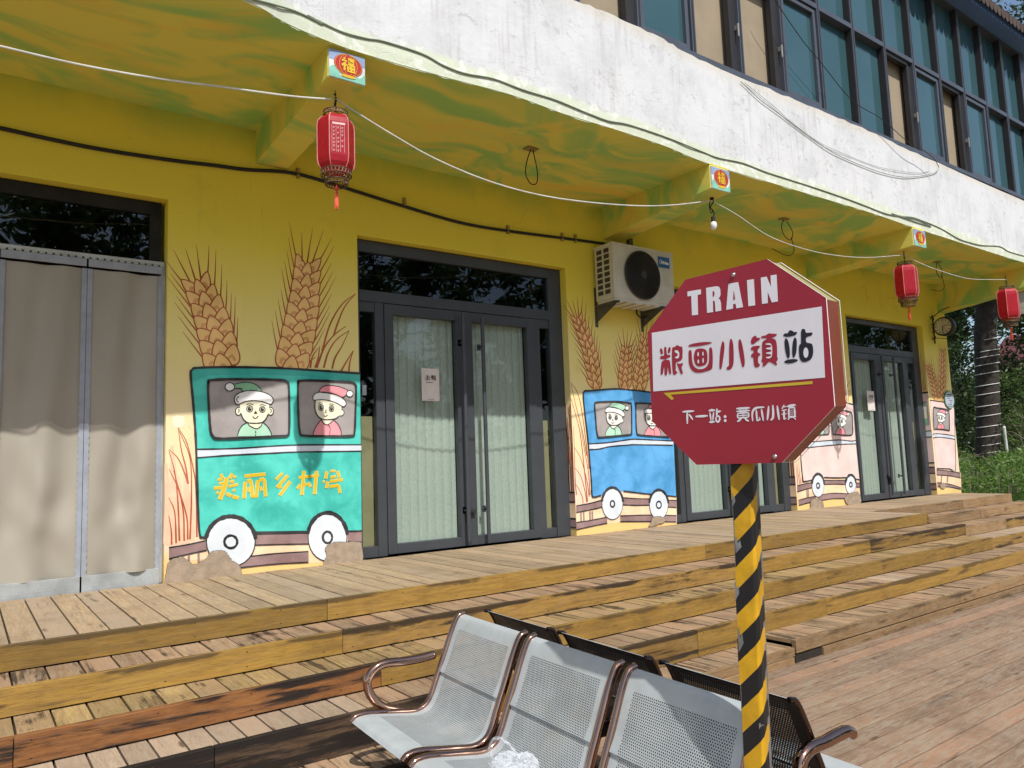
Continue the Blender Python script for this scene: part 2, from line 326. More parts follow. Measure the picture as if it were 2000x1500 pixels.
class MB:
    def __init__(s): s.v = []; s.f = []; s.m = []; s.r = []; s.uv = {}; s.cur = .5
    def face(s, idx, mat=0): s.f.append(tuple(idx)); s.m.append(mat); s.r.append(s.cur)
    def quad(s, a, b, c, d, mat=0):
        i = len(s.v); s.v += [Vector(a), Vector(b), Vector(c), Vector(d)]; s.face((i, i+1, i+2, i+3), mat)
    def box(s, x0, x1, y0, y1, z0, z1, mat=0, T=None, skip=()):
        if x0 > x1: x0, x1 = x1, x0
        if y0 > y1: y0, y1 = y1, y0
        if z0 > z1: z0, z1 = z1, z0
        i = len(s.v); c = [(x0,y0,z0),(x1,y0,z0),(x1,y1,z0),(x0,y1,z0),(x0,y0,z1),(x1,y0,z1),(x1,y1,z1),(x0,y1,z1)]
        s.v += [(T @ Vector(p)) if T else Vector(p) for p in c]
        for q, f in zip('bflrtk', ((0,3,2,1),(0,1,5,4),(0,4,7,3),(1,2,6,5),(4,5,6,7),(2,3,7,6))):
            if q not in skip: s.face([i+j for j in f], mat)
    def tube(s, pts, r, n=8, mat=0, caps=True, closed=False, flat=None):
        pts = [Vector(p) for p in pts]; m = len(pts); base = len(s.v); up = None
        for i, p in enumerate(pts):
            t = (pts[(i+1) % m] if (closed or i < m-1) else p) - (pts[i-1] if (closed or i > 0) else p)
            t.normalize()
            if up is None: up = Vector((0,0,1)) if abs(t.z) < .9 else Vector((1,0,0))
            a = t.cross(up)
            if a.length < 1e-5: a = t.cross(Vector((0,1,0)))
            a.normalize(); b = a.cross(t); up = b
            rr = r[i] if isinstance(r, (list, tuple)) else r
            for j in range(n):
                th = 2*math.pi*j/n; s.v.append(p + a*math.cos(th)*rr*(flat or 1) + b*math.sin(th)*rr)
        for i in range(m if closed else m-1):
            for j in range(n):
                a0 = base+i*n+j; a1 = base+i*n+(j+1) % n; b0 = base+((i+1) % m)*n+j; b1 = base+((i+1) % m)*n+(j+1) % n
                s.face((a0, a1, b1, b0), mat)
        if caps and not closed:
            s.face([base+j for j in range(n)][::-1], mat); s.face([base+(m-1)*n+j for j in range(n)], mat)
    def lathe(s, prof, n=24, c=(0,0,0), mat=0, axis=None, sq=(1,1), a0=0):
        base = len(s.v); c = Vector(c)
        for r_, z in prof:
            for j in range(n):
                th = 2*math.pi*j/n+a0; p = Vector((r_*math.cos(th)*sq[0], r_*math.sin(th)*sq[1], z)); s.v.append(c + (axis @ p if axis else p))
        for i in range(len(prof)-1):
            for j in range(n):
                s.face((base+i*n+j, base+i*n+(j+1) % n, base+(i+1)*n+(j+1) % n, base+(i+1)*n+j), mat)
    # flat drawing on a surface: fn maps 2-D (px) + layer to 3-D
    def poly(s, pts, mat=0):
        pts = [Vector(p) for p in pts]
        i = len(s.v); s.v += pts
        for t in tessellate_polygon([pts]):
            a, b, c_ = (pts[j] for j in t)
            s.face((i+t[0], i+t[1], i+t[2]), mat)
    def ribbon(s, pts, wd, nrm, mat=0, taper=None):
        pts = [Vector(p) for p in pts]; m = len(pts); base = len(s.v)
        for i, p in enumerate(pts):
            t = pts[min(i+1, m-1)]-pts[max(i-1, 0)]; a = nrm.cross(t); a.normalize()
            f_ = i/(m-1) if m > 1 else 0
            ww = wd*(taper(f_) if taper else 1)/2
            s.v += [p+a*ww, p-a*ww]
        for i in range(m-1): s.face((base+2*i, base+2*i+1, base+2*i+3, base+2*i+2), mat)
    def build(s, name, mats, parent=None, smooth=False, bevel=0, org=None, label=None):
        me = bpy.data.meshes.new(name)
        o_ = org if org is not None else (ORG[parent.name] if parent else Vector((0,0,0)))
        me.from_pydata([v-o_ for v in s.v], [], s.f)
        mats = mats if isinstance(mats, (list, tuple)) else [mats]
        for m_ in mats: me.materials.append(m_)
        me.polygons.foreach_set('material_index', s.m)
        at = me.attributes.new('rnd', 'FLOAT', 'FACE'); at.data.foreach_set('value', s.r)
        if s.uv:
            ul = me.uv_layers.new(name='UVMap')
            for li, lp in enumerate(me.loops): ul.data[li].uv = s.uv.get(lp.vertex_index, (0, 0))
        if smooth: me.polygons.foreach_set('use_smooth', [True]*len(me.polygons))
        me.update()
        ob = bpy.data.objects.new(name, me); COL.objects.link(ob)
        if parent: ob.parent = parent
        elif org is not None: ob.location = o_
        ORG[ob.name] = o_
        if smooth:
            try: me.set_sharp_from_angle(angle=R(40))
            except Exception: pass
        if bevel:
            b = ob.modifiers.new('bevel', 'BEVEL'); b.width = bevel; b.segments = 2; b.limit_method = 'ANGLE'
        if label: ob['label'] = label
        return ob
def thing(name, label, catg, loc, group=None, rotz=0):
    o = bpy.data.objects.new(name, None); COL.objects.link(o); o.location = loc; o.rotation_euler.z = rotz
    o.empty_display_size = .2; ORG[o.name] = Vector(loc)
    return tag(o, label, catg, group)
def tag(o, label, catg, group=None, kind=None):
    if kind: o['kind'] = kind
    if label: o['label'] = label
    if catg: o['category'] = catg
    if group: o['group'] = group
    return o
def text_mesh(txt, size, bold=0.0):
    cu = bpy.data.curves.new('t', 'FONT'); cu.body = txt; cu.size = size; cu.align_x = 'CENTER'; cu.align_y = 'CENTER'; cu.offset = bold; cu.resolution_u = 4
    ob = bpy.data.objects.new('t', cu); COL.objects.link(ob)
    dg = bpy.context.evaluated_depsgraph_get(); dg.update()
    me = bpy.data.meshes.new_from_object(ob.evaluated_get(dg))
    vs = [v.co.copy() for v in me.vertices]; fs = [tuple(p.vertices) for p in me.polygons]
    bpy.data.objects.remove(ob); bpy.data.curves.remove(cu); bpy.data.meshes.remove(me)
    return vs, fs
def put_text(mb, txt, size, P, ux, uz, mat, bold=0.0):
    vs, fs = text_mesh(txt, size, bold); i = len(mb.v)
    mb.v += [P + ux*v.x + uz*v.y for v in vs]
    for f in fs: mb.face([i+j for j in f], mat)

CH = {'福': [[(-.32,.46),(-.24,.36)],[(-.46,.24),(-.12,.26),(-.30,.02),(-.46,-.14)],[(-.27,.10),(-.27,-.46)],[(-.22,.02),(-.12,-.08)],[(.0,.43),(.45,.43)],[(.06,.31),(.39,.31),(.39,.11),(.06,.11),(.06,.31)],[(-.02,-.02),(.45,-.02),(.45,-.45),(-.02,-.45),(-.02,-.02)],[(-.02,-.23),(.45,-.23)],[(.215,-.02),(.215,-.45)]],
 '出': [[(0,.46),(0,-.38)],[(-.3,.34),(-.3,.05),(.3,.05),(.3,.34)],[(-.4,-.06),(-.4,-.40),(.4,-.40),(.4,-.06)]],
 '租': [[(-.12,.45),(-.42,.36)],[(-.47,.2),(-.05,.2)],[(-.26,.4),(-.26,-.45)],[(-.28,.15),(-.47,-.12)],[(-.24,.15),(-.06,-.05)],[(.08,-.4),(.08,.4),(.40,.4),(.40,-.4)],[(.08,.14),(.40,.14)],[(.08,-.12),(.40,-.12)],[(-.02,-.41),(.5,-.41)]]}
def put_char(mb, ch, size, P, ux, uz, nrm, wd, mat):
    for i_, st_ in enumerate(CH[ch]): mb.ribbon([P-nrm*(2e-5*i_)+ux*(a*size)+uz*(b*size) for a, b in st_], wd, nrm, mat)
EX, EY, EZ = Vector((1,0,0)), Vector((0,1,0)), Vector((0,0,1))
# ------------------------------------------------------------------ ground, deck and steps
GZ = -0.72
g = MB(); g.quad((-60,-60,GZ), (90,-60,GZ), (90,60,GZ), (-60,60,GZ)); tag(g.build('ground', m_soil), None, None, kind='structure')
rb = random.Random(3)
def boards_y(mb, x0, x1, yf, yb, zt, pitch, mat, th=.028, gap=.009, jit=.0015):
    x = x0
    while x < x1-.02:
        ww = min(pitch, x1-x); mb.cur = rb.random(); dz = rb.uniform(-jit, jit)
        mb.box(x+gap/2, x+ww-gap/2, yf, yb, zt-th+dz, zt+dz, mat); x += pitch
def riser(mb, x0, x1, y, z0, z1, mat, th=.034, nails=True):
    mb.cur = rb.random(); dy = rb.uniform(-.003, .003)
    mb.box(x0+.0015, x1-.0015, y+dy, y+dy+th, z0, z1+.001, mat)
    if nails:
        x = x0+.06
        while x < x1:
            for zz in (z1-.022, z0+.025):
                if rb.random() < .7: mb.box(x-.004, x+.004, y+dy-.0012, y+dy+.002, zz-.003, zz+.003, 9)
            x += rb.uniform(.38, .55)
MT = [m_tread1, m_tread2, m_tread3, m_tread4, m_r_ochre, m_r_worn, m_r_rust, m_r_dark, m_r_brown, m_nail, m_dark]
LV = [0, -.127, -.254, -.381, -.508]; YE = [-1.56, -1.87, -2.18, -2.475, -2.765]; XE = [9.15, 9.36, 9.28, 9.36, 13.6]; XL = -3.2
st = MB()
boards_y(st, XL, XE[0], YE[0]+.036, .02, 0, .142, 0)
for i, tm in ((1, 1), (2, 2), (3, 3), (4, 1)):
    x = XL
    segs = [(XL, XE[i], tm)]
    if i == 3: segs = [(XL, 1.62, 3), (1.62, 2.75, 1), (2.75, 3.2, 3), (3.2, 6.6, 1), (6.6, 7.0, 3), (7.0, XE[3], 1)]
    if i == 2: segs = [(XL, 1.75, 2), (1.75, XE[2], 2)]
    if i == 4: segs = [(4.64, XE[4], 1)]
    for a, b, mt in segs: boards_y(st, a, b, YE[i]+.036, YE[i-1]+.03, LV[i], .118 if i > 2 else .142, mt, jit=.0025)
boards_y(st, XL, 4.635, YE[4]+.036, YE[3]+.03, -.556, .118, 1, jit=.003)          # the sunken left stretch of the bottom step
rs = [[(XL, -.5, 4), (-.5, 1.78, 4), (1.78, 5.2, 4), (5.2, XE[0], 4)],
      [(XL, -.2, 4), (-.2, 1.74, 4), (1.74, 5.3, 5), (5.3, 7.3, 4), (7.3, XE[1], 5)],
      [(XL, .2, 6), (.2, 1.82, 6), (1.82, 4.9, 4), (4.9, XE[2], 4)],
      [(XL, .9, 7), (.9, 2.35, 7), (2.35, 3.98, 5), (3.98, 5.5, 4), (5.5, XE[3], 4)],
      [(4.64, 7.1, 8), (7.1, 10.2, 8), (10.2, XE[4], 8)]]
for i, seg in enumerate(rs):
    zb = (LV[i+1] if i < 4 else -.60)+.007
    for a, b, mt in seg: riser(st, a, b, YE[i], zb if i != 3 or a > 4.6 else -.554, LV[i], mt)
riser(st, XL, 2.0, YE[4], -.658, -.556, 7); riser(st, 2.0, 3.6, YE[4], -.612, -.556, 8); riser(st, 3.6, 4.635, YE[4]+.01, -.612, -.556, 8)
riser(st, 2.0, 4.61, YE[4]-.004, -.659, -.615, 8, .03, False); riser(st, 4.95, XE[4], YE[4]-.004, -.659, -.603, 8, .03, False)
st.cur = .2; st.box(4.64, 5.0, YE[4]+.012, YE[4]+.03, -.659, -.602, 10)
st.box(XL, XE[0], -1.4, .02, -.7, -.04, 10); 
for i in range(1, 5): st.box(XL, min(XE[i], XE[i-1]), YE[i]+.04, YE[i-1]+.02, -.7, LV[i]-.035-(.05 if i == 4 else 0), 10)
for i in range(4): st.cur = rb.random(); st.box(XE[i]-.002, XE[i]+.028, YE[i]+.0, YE[i]+.7, LV[i]-.125, LV[i]-.001, 5)
# second flight, set back, at the far end
Y2 = [-.90, -1.13, -1.44, -1.76]; X2 = [13.28, 13.62, 13.75, 13.9]
boards_y(st, XE[0]+.03, X2[0], Y2[0]+.036, .02, -.002, .142, 0)
for i in (1, 2, 3): boards_y(st, XE[i]+.03, X2[i], Y2[i]+.036, Y2[i-1]+.03, LV[i]-.002, .142, (0, 1, 1, 3)[i])
for i in range(4): riser(st, XE[i]+.03, 11.6, Y2[i], LV[i]-.124, LV[i]-.002, (8, 8, 8, 5)[i]); riser(st, 11.6, X2[i], Y2[i], LV[i]-.124, LV[i]-.002, (8, 8, 5, 5)[i])
st.box(9.4, 13.2, -.8, .02, -.7, -.05, 10); st.box(9.4, 13.7, -1.7, -.86, -.7, -.42, 10)
boards_y(st, 9.39, 13.6, YE[4]+.036, Y2[3]+.03, -.51, .142, 1)
tag(st.build('wooden_steps', MT, bevel=.0025), None, None, kind='structure')
fl = MB(); fl.quad((-5,-9.5,-.695),(16,-9.5,-.695),(16,-2.7,-.695),(-5,-2.7,-.695), 1); y = YE[4]+.03
while y > -9.5:
    x = -3.5+rb.uniform(-5.5, 0)
    while x < 16:
        L = rb.uniform(5.5, 8.0); fl.cur = rb.random(); dz = rb.uniform(-.002, .0015)
        fl.box(max(x, -5)+.0015, min(x+L, 16)-.0015, y-.118, y-.0105, -.69+dz, -.66+dz, 0, skip='b'); x += L
    y -= .118
tag(fl.build('wooden_deck', [m_floor, m_dark], bevel=.002), None, None, kind='structure')

# ------------------------------------------------------------------ the building
BO = Vector((6, 0, 0))
bld = thing('shop_building', 'two storey yellow shop with painted train mural, white balcony band and teal upper windows', 'building', BO)
ZC = 3.53; ZS = 4.57; XR = 13.67
OPEN = [(-.9, 1.19, 2.835), (2.72, 5.09, 2.795), (6.59, 8.94, 2.785), (10.495, 12.82, 2.77)]
wl = MB(); x = -3.2
for a, b, zt in OPEN:
    wl.box(x, a, 0, .24, -.05, ZC+.02, 0)
    wl.box(a, b, 0, .24, zt, ZC+.02, 0); x = b
wl.box(x, XR, 0, .24, -.05, ZC+.02, 0)
wl.box(XR-.24, XR, .24, 7, -.3, ZC+.02, 0)
wall = wl.build('wall', m := MATS['wall_plaster'], bld)
rm = MB(); rm.box(-3, XR-.3, .9, 1.0, -.05, 3.4); 
for xx in (1.6, 6.0, 9.7): rm.box(xx-.05, xx+.05, .24, .9, -.05, 3.4)
rm.box(-3, XR-.3, .24, .9, -.1, -.05); rm.box(-3, XR-.3, .24, .9, 3.0, 3.05)
rm.build('interior_wall', m_room, bld)
# canopy slab underside and whitewashed band; its front edge wanders as the old concrete does
EDGE = [(-3.2, -1.80), (.6, -1.76), (1.25, -1.70), (1.54, -1.60), (1.85, -1.548), (2.12, -1.535), (2.7, -1.56), (3.26, -1.60), (3.8, -1.57), (4.35, -1.578), (4.98, -1.565), (5.6, -1.505), (6.6, -1.51), (7.5, -1.52), (8.5, -1.53), (9.7, -1.5), (11.3, -1.485), (13.1, -1.48), (13.95, -1.48)]
ep = cat([(a, b, 0) for a, b in EDGE], 8)
sf = MB()
for p, q in zip(ep, ep[1:]):
    sf.quad((p.x, p.y, ZC), (p.x, .03, ZC), (q.x, .03, ZC), (q.x, q.y, ZC))
sf.build('canopy_soffit', MATS['soffit_paint'], bld)
fs = MB(); rf = random.Random(5)
zs = [ZC-.004, 3.6, 3.68, 3.9, 4.2, ZS-.01]
rows = []
for p in ep:
    jz = rf.uniform(-.006, .006)
    rows.append([Vector((p.x, p.y if z_ > 3.55 else p.y+.004, z_+(jz if z_ < 3.55 else (jz*1.5 if z_ > 4.5 else 0)))) for z_ in zs])
for A, B in zip(rows, rows[1:]):
    for i in range(5): fs.quad(A[i], B[i], B[i+1], A[i+1])
    fs.quad(A[5], B[5], (B[5].x, -1.2, B[5].z+.02), (A[5].x, -1.2, A[5].z+.02))
fs.quad(rows[-1][0], (13.95, 7, ZC), (13.95, 7, ZS), rows[-1][5])
fs.build('fascia', MATS['fascia_whitewash'], bld, smooth=False)
# cantilever beams and the lucky picture tiles on their ends
def beam(x0, x1, zw, ze, pic=True, yend=-1.53):
    b = MB(); z0 = ZC+.01
    y0, y1 = yend+.03, 0.02
    b.v += [Vector(p) for p in ((x0,y0,ze),(x1,y0,ze),(x1,y1,zw),(x0,y1,zw),(x0,y0,z0),(x1,y0,z0),(x1,y1,z0),(x0,y1,z0))]
    for q in ((0,3,2,1),(0,1,5,4),(0,4,7,3),(1,2,6,5)): b.face(q, 0)
    o = b.build('beam', MATS['soffit_paint'], bld, bevel=.008)
    if pic:
        t = MB(); cx = (x0+x1)/2; wd = (x1-x0)/2-.004; Yp = y0-.014; ca, cb = ze+.004, 3.508; cz = (ca+cb)/2; hh = (cb-ca)/2
        t.box(cx-wd, cx+wd, Yp, y0+.0, ca, cb, 0)
        t.quad((cx-wd, Yp-.001, ca+hh*1.25), (cx+wd, Yp-.001, ca+hh*1.25), (cx+wd, Yp-.001, cb), (cx-wd, Yp-.001, cb), 3)
        hill = [(cx-wd, ca)] + [(cx-wd+2*wd*i/12, ca+hh*(.62+.25*math.sin(i*1.1)-(.25 if 3 < i < 9 else 0))) for i in range(13)] + [(cx+wd, ca)]
        t.poly([(a, Yp-.002, z_) for a, z_ in hill], 4)
        el = lambda rx, rz, lay, n=28, dz=0: [(cx+.006+rx*math.cos(2*math.pi*i/n), Yp-.001*lay, cz+dz+rz*math.sin(2*math.pi*i/n)) for i in range(n)]
        t.poly(el(wd*.80, hh*.80, 3, 28, .01), 1)
        for q in (.25, .5, .74):
            for sg in (-1, 1):
                t.ribbon([(cx+.006+sg*wd*q*math.cos(a), Yp-.004, cz+.01+hh*.79*math.sin(a)) for a in [-1.35+2.7*i/14 for i in range(15)]], .0022, EY, 2)
        t.poly(el(wd*.42, hh*.10, 5, 20, -hh*.72), 2)
        put_char(t, '福', hh*1.02, Vector((cx+.004, Yp-.006, cz+.012)), EX, EZ, EY, hh*.16, 2)
        t.build('picture_tile', [m_cardw, m_cardr, m_cardy, m_cardb, m_cardg], o)
BE = [(1.845, 2.105, 3.255, 3.315, True), (5.665, 5.94, 3.19, 3.29, True), (9.56, 9.86, 3.21, 3.29, True), (13.42, 13.68, 3.05, 3.24, False)]
for a in BE: beam(*a)
# glazed shop doors
def door(x0, x1, zt, g, handles, label, hide_side=False):
    """g = (side_l0, side_l1, leafglass_l0, leafglass_l1, slit0, leafglass_r1, side_r0, side_r1)"""
    Y = .1; f = MB(); F1 = .07
    s0, s1, a0, a1, b0, b1, r0, r1 = g
    f.box(x0, s0, Y-.01, Y+F1, 0, zt); f.box(r1, x1, Y-.01, Y+F1, 0, zt)
    f.box(s0, r1, Y-.01, Y+F1, 2.685, zt); f.box(s0, r1, Y-.012, Y+F1, 2.235, 2.335)
    f.box(s0, s1, Y, Y+F1, 2.145, 2.235); f.box(r0, r1, Y, Y+F1, 2.145, 2.235)
    f.box(s0, s1, Y, Y+F1, 0, .092); f.box(r0, r1, Y, Y+F1, 0, .092)
    f.box(s1, s1+(a0-s1)*.5-.002, Y-.004, Y+F1, 0, 2.235); f.box(r0-(r0-b1)*.45, r0, Y-.004, Y+F1, 0, 2.235)
    fr = f.build('glazed_door', m_frame, bld, bevel=.003, label=label)
    m0 = (a1+b0)/2
    for c0, c1, i0, i1 in ((s1+(a0-s1)*.5, m0-.003, a0, a1), (m0+.003, r0-(r0-b1)*.45, b0, b1)):
        l_ = MB(); l_.box(c0, i0, Y-.016, Y+.05, .012, 2.228); l_.box(i1, c1, Y-.016, Y+.05, .012, 2.228)
        l_.box(i0, i1, Y-.016, Y+.05, 2.135, 2.228); l_.box(i0, i1, Y-.016, Y+.05, .012, .096)
        l_.build('door_leaf', m_frame, fr, bevel=.003)
        c_ = MB(); pts = []; x = i0
        rbl = random.Random(int(i0*1000))
        while x < i1:
            tl_ = rbl.uniform(-.004, .004)
            for q, dy_ in ((0, .004), (.004, -.003), (.03, -.007), (.058, -.006), (.083, 0)): pts.append((min(x+q, i1), Y+.072+dy_+tl_*q/.09))
            x += .0885
        for p, q in zip(pts, pts[1:]):
            if q[0] > p[0]: c_.quad((p[0], p[1], .09), (q[0], q[1], .09), (q[0], q[1], 2.14), (p[0], p[1], 2.14))
        c_.build('blind', MATS['vertical_blind_frosted'], fr)
    for i0, i1, z0, z1 in ((a0, a1, .096, 2.135), (b0, b1, .096, 2.135), (s0, s1, .092, 2.145), (r0, r1, .092, 2.145)):
        p_ = MB(); p_.quad((i0, Y+.025, z0), (i1, Y+.025, z0), (i1, Y+.025, z1), (i0, Y+.025, z1)); p_.build('pane', m_gl_door, fr)
    p_ = MB(); p_.quad((s0, Y+.025, 2.335), (r1, Y+.025, 2.335), (r1, Y+.025, 2.685), (s0, Y+.025, 2.685)); p_.build('transom_pane', m_gl_top, fr)
    for b0_, b1_, bz in ((s0, s1, 1.22), (r0, r1, 1.19)):
        bk = MB(); bk.quad((b0_, Y+.085, .05), (b1_, Y+.085, .05), (b1_, Y+.085, bz), (b0_, Y+.085, bz)); bk.build('backing_board', m_olive, fr)
    for hx, z0, z1 in handles:
        h = MB(); h.tube([(hx, Y-.085, z0), (hx, Y-.085, z1)], .019, 12)
        for zz in (z0+.28, z1-.28): h.tube([(hx, Y-.085, zz), (hx, Y-.01, zz)], .011, 8); h.box(hx-.02, hx+.02, Y-.016, Y-.008, zz-.03, zz+.03)
        h.build('handle', m_frame, fr, smooth=True)
    lk = MB(); lk.box(m0-.05, m0+.05, Y-.06, Y-.016, .315, .35); lk.box(m0-.03, m0-.005, Y-.05, Y-.016, .22, .316); lk.build('lock', m_acd, fr, bevel=.004)
    return fr
d2_ = door(2.72, 5.09, 2.788, (2.775, 2.925, 3.10, 3.762, 3.945, 4.612, 4.785, 4.915), [(3.80, .06, 2.2), (4.02, .06, 2.17)], 'double glass door with blinds and a white paper on the left leaf')
st_k = MB(); st_k.quad((2.802,.118,1.40),(2.842,.118,1.40),(2.842,.118,1.49),(2.802,.118,1.49)); st_k.build('sticker', m_plq, d2_)
door(6.59, 8.94, 2.78, (6.64, 6.79, 6.96, 7.62, 7.80, 8.46, 8.63, 8.80), [(7.66, .06, 2.2), (7.88, .06, 2.17)], 'double glass door behind the red octagonal sign')
door(10.495, 12.82, 2.755, (10.55, 10.64, 10.77, 11.36, 11.64, 12.23, 12.41, 12.62), [(11.46, .06, 2.2), (11.81, .06, 2.2)], 'farthest double glass door beside the clock')
# left doorway: dark transom and profile only; the cloth screen is a thing of its own
f = MB(); Y = .1
f.box(-.9, 1.165, Y, Y+.06, 2.735, 2.83); f.box(1.085, 1.165, Y, Y+.06, -.0, 2.735); f.box(-.9, 1.085, Y-.002, Y+.06, 2.30, 2.37)
fr = f.build('doorway_frame', m_room, bld, bevel=.003)
p_ = MB(); p_.quad((-.9, Y+.03, 2.37), (1.085, Y+.03, 2.37), (1.085, Y+.03, 2.735), (-.9, Y+.03, 2.735)); p_.build('transom_pane', m_gl_top, fr)
jm = MB(); jm.box(1.155, 1.186, .055, .095, -.0, 2.34); jm.build('jamb_profile', m_kick, fr)

# upper glazing
WY = -1.45; XM = [13.75-.744*i for i in range(21)]; ZR = 5.86; ZT = 7.16
KIND = {2: 'sash', 3: 'open', 4: 'sash', 5: 'open', 6: 'fixed', 7: 'fixed', 8: 'sash', 9: 'open', 10: 'open', 11: 'sash', 12: 'open'}
for i in range(20):
    a, b = XM[i+1], XM[i]; kd = KIND.get(i, 'fixed')
    f = MB(); m1 = .027
    f.box(a-m1, a+m1, WY-.045, WY+.06, ZS+.0, ZT)
    f.box(a+m1, b-m1, WY-.044, WY+.055, ZR-.03, ZR+.03); f.box(a+m1, b-m1, WY-.044, WY+.055, ZS, ZS+.055); f.box(a+m1, b-m1, WY-.044, WY+.055, ZT-.06, ZT)
    if i == 0: f.box(b-m1, b+.05, WY-.046, WY+.06, ZS, ZT)
    f.box(a-.012, a+.012, WY-.0475, WY-.0455, ZS+.06, ZT-.07, 1)
    f.box(b-m1-.006, b-m1-.0005, WY-.036, WY+.044, ZR+.031, ZT-.061, 1)  # dark strips beside the mullions paint in the shade of the reveals
    if kd == 'fixed': f.box(b-m1-.006, b-m1-.0005, WY-.036, WY+.044, ZS+.056, ZR-.031, 1)
    wd = f.build('window', [m_wframe, m_wjamb], bld, bevel=.004)
    t1_, t2_ = rf.uniform(-.012, .012), rf.uniform(-.012, .012); up = MB(); up.quad((a+m1, WY+.045+t1_, ZR+.03), (b-m1, WY+.045, ZR+.03), (b-m1, WY+.045+t2_, ZT-.06), (a+m1, WY+.045+t1_+t2_, ZT-.06)); up.build('pane', MATS['teal_window_glass'], wd)
    z0, z1 = ZS+.055, ZR-.03
    if kd == 'open':
        q = MB(); q.quad((a+m1, WY+.10, z0), (b-m1, WY+.10, z0), (b-m1, WY+.10, z1), (a+m1, WY+.10, z1)); q.build('blind', m_blind, wd)
        j = MB(); j.box(b-m1-.11, b-m1, WY-.01, WY+.05, z0, z1); j.box(a+m1, a+m1+.025, WY-.0, WY+.05, z0, z1); j.box(a+m1+.025, b-m1-.11, WY-.02, WY+.05, z1-.05, z1); j.build('sash_track', m_wjamb, wd)
        h = MB(); h.box(b-.062, b-.04, WY-.055, WY-.012, 5.08, 5.13); h.box(b-.066, b-.050, WY-.066, WY-.05, 5.0, 5.14); h.build('latch', m_alu, wd, bevel=.004)
    else:
        if kd == 'sash':
            s_ = MB(); e = .045; s_.box(a+m1+.01, a+m1+.01+e, WY-.03, WY+.03, z0, z1-.02); s_.box(b-m1-.02-e, b-m1-.02, WY-.03, WY+.03, z0, z1-.02)
            s_.box(a+m1+.01+e, b-m1-.02-e, WY-.03, WY+.03, z0, z0+.06); s_.box(a+m1+.01+e, b-m1-.02-e, WY-.03, WY+.03, z1-.02-e, z1-.02); s_.build('sash', m_wframe, wd, bevel=.003)
        q = MB(); yq = WY+(.012 if kd == 'sash' else .045); q.quad((a+m1, yq, z0), (b-m1, yq, z0), (b-m1, yq, z1), (a+m1, yq, z1)); q.build('pane', MATS['teal_window_glass'], wd)
sw = MB(); sw.box(13.80, 13.9, WY-.05, 6, ZS, ZT); sw.box(-1.2, 13.8, WY+.2, WY+.25, ZS, ZT); sw.build('side_wall', m_wframe, bld)
# eave: blue soffit, tiled edge
YV = -1.70; XV0, XV1 = -1.5, 14.2
e = MB(); e.box(XV0, XV1, YV+.02, WY+.1, 7.13, 7.2); e.box(XV0, XV1, YV, YV+.02, 7.125, 7.27); rf_ = e.build('eave', m_soffitb, bld)
t = MB(); x = XV0; sl = .42
while x < XV1:
    t.cur = rb.random()
    for kx, zo in ((0, 0), ):
        prof = [(x+.068-.066*math.cos(a), 7.245+.058*math.sin(a)) for a in [math.pi*i/6 for i in range(7)]]
        for p, q in zip(prof, prof[1:]):
            t.quad((p[0], YV-.07, p[1]), (q[0], YV-.07, q[1]), (q[0], YV+2.4, q[1]+2.5*sl), (p[0], YV+2.4, p[1]+2.5*sl))
        lip = [(x+.004, YV-.07, 7.245)]+[(x+.068-.064*math.cos(a), YV-.07, 7.215-.085*math.sin(a)) for a in [math.pi*i/8 for i in range(1, 8)]]+[(x+.132, YV-.07, 7.245)]
        t.poly(lip+[(x+.132, YV-.07, 7.262), (x+.068, YV-.07, 7.30), (x+.004, YV-.07, 7.262)])
    t.quad((x, YV-.06, 7.235), (x+.136, YV-.06, 7.235), (x+.136, YV+2.4, 7.235+2.49*sl), (x, YV+2.4, 7.235+2.49*sl))
    x += .136
t.build('roof_tiles', m_tile, rf_, smooth=False)

# ------------------------------------------------------------------ painted mural (paint films on the wall face, each film 1 mm proud of the last)
NW = Vector((0, -1, 0))
class Mural:
    def __init__(s, z, surf=None):
        s.z = z; s.mb = MB(); s.surf = surf or (lambda p, l: onY(p[0], p[1], -.0011*l)); s.nrm = NW if surf is None else Vector((-1, 0, 0))
    k = 0
    STEP = .003
    def P(s, pts, l):
        s.k += 1; l = l+s.k*s.STEP
        return [s.surf(s.z(p), l) for p in pts]
    def poly(s, pts, mat, l, sm=0, closed=True): s.mb.poly(s.P(cat([(a, b, 0) for a, b in pts], sm, True) if sm else pts, l), mat)
    def line(s, pts, wd, mat, l, sm=5, closed=False, taper=None):
        q = cat([(a, b, 0) for a, b in pts], sm, closed) if sm else list(pts)
        if closed: q = list(q)+[q[0], q[1]]
        P = s.P(q, l)
        rr = random.Random(len(s.mb.v))
        s.mb.ribbon(P, wd, s.nrm, mat, taper or (lambda t: .85+.3*math.sin(t*9+rr.random()*6)*.4))
    def ell(s, c, rx, ry, mat, l, n=26, rot=0):
        s.mb.poly(s.P([(c[0]+rx*math.cos(a)*math.cos(rot)-ry*math.sin(a)*math.sin(rot), c[1]+rx*math.cos(a)*math.sin(rot)+ry*math.sin(a)*math.cos(rot)) for a in [2*math.pi*i/n for i in range(n)]], l), mat)
    def ring(s, c, rx, ry, wd, mat, l, a0=0, a1=2*math.pi, n=30):
        s.line([(c[0]+rx*math.cos(a0+(a1-a0)*i/n), c[1]+ry*math.sin(a0+(a1-a0)*i/n)) for i in range(n+1)], wd, mat, l, 0)

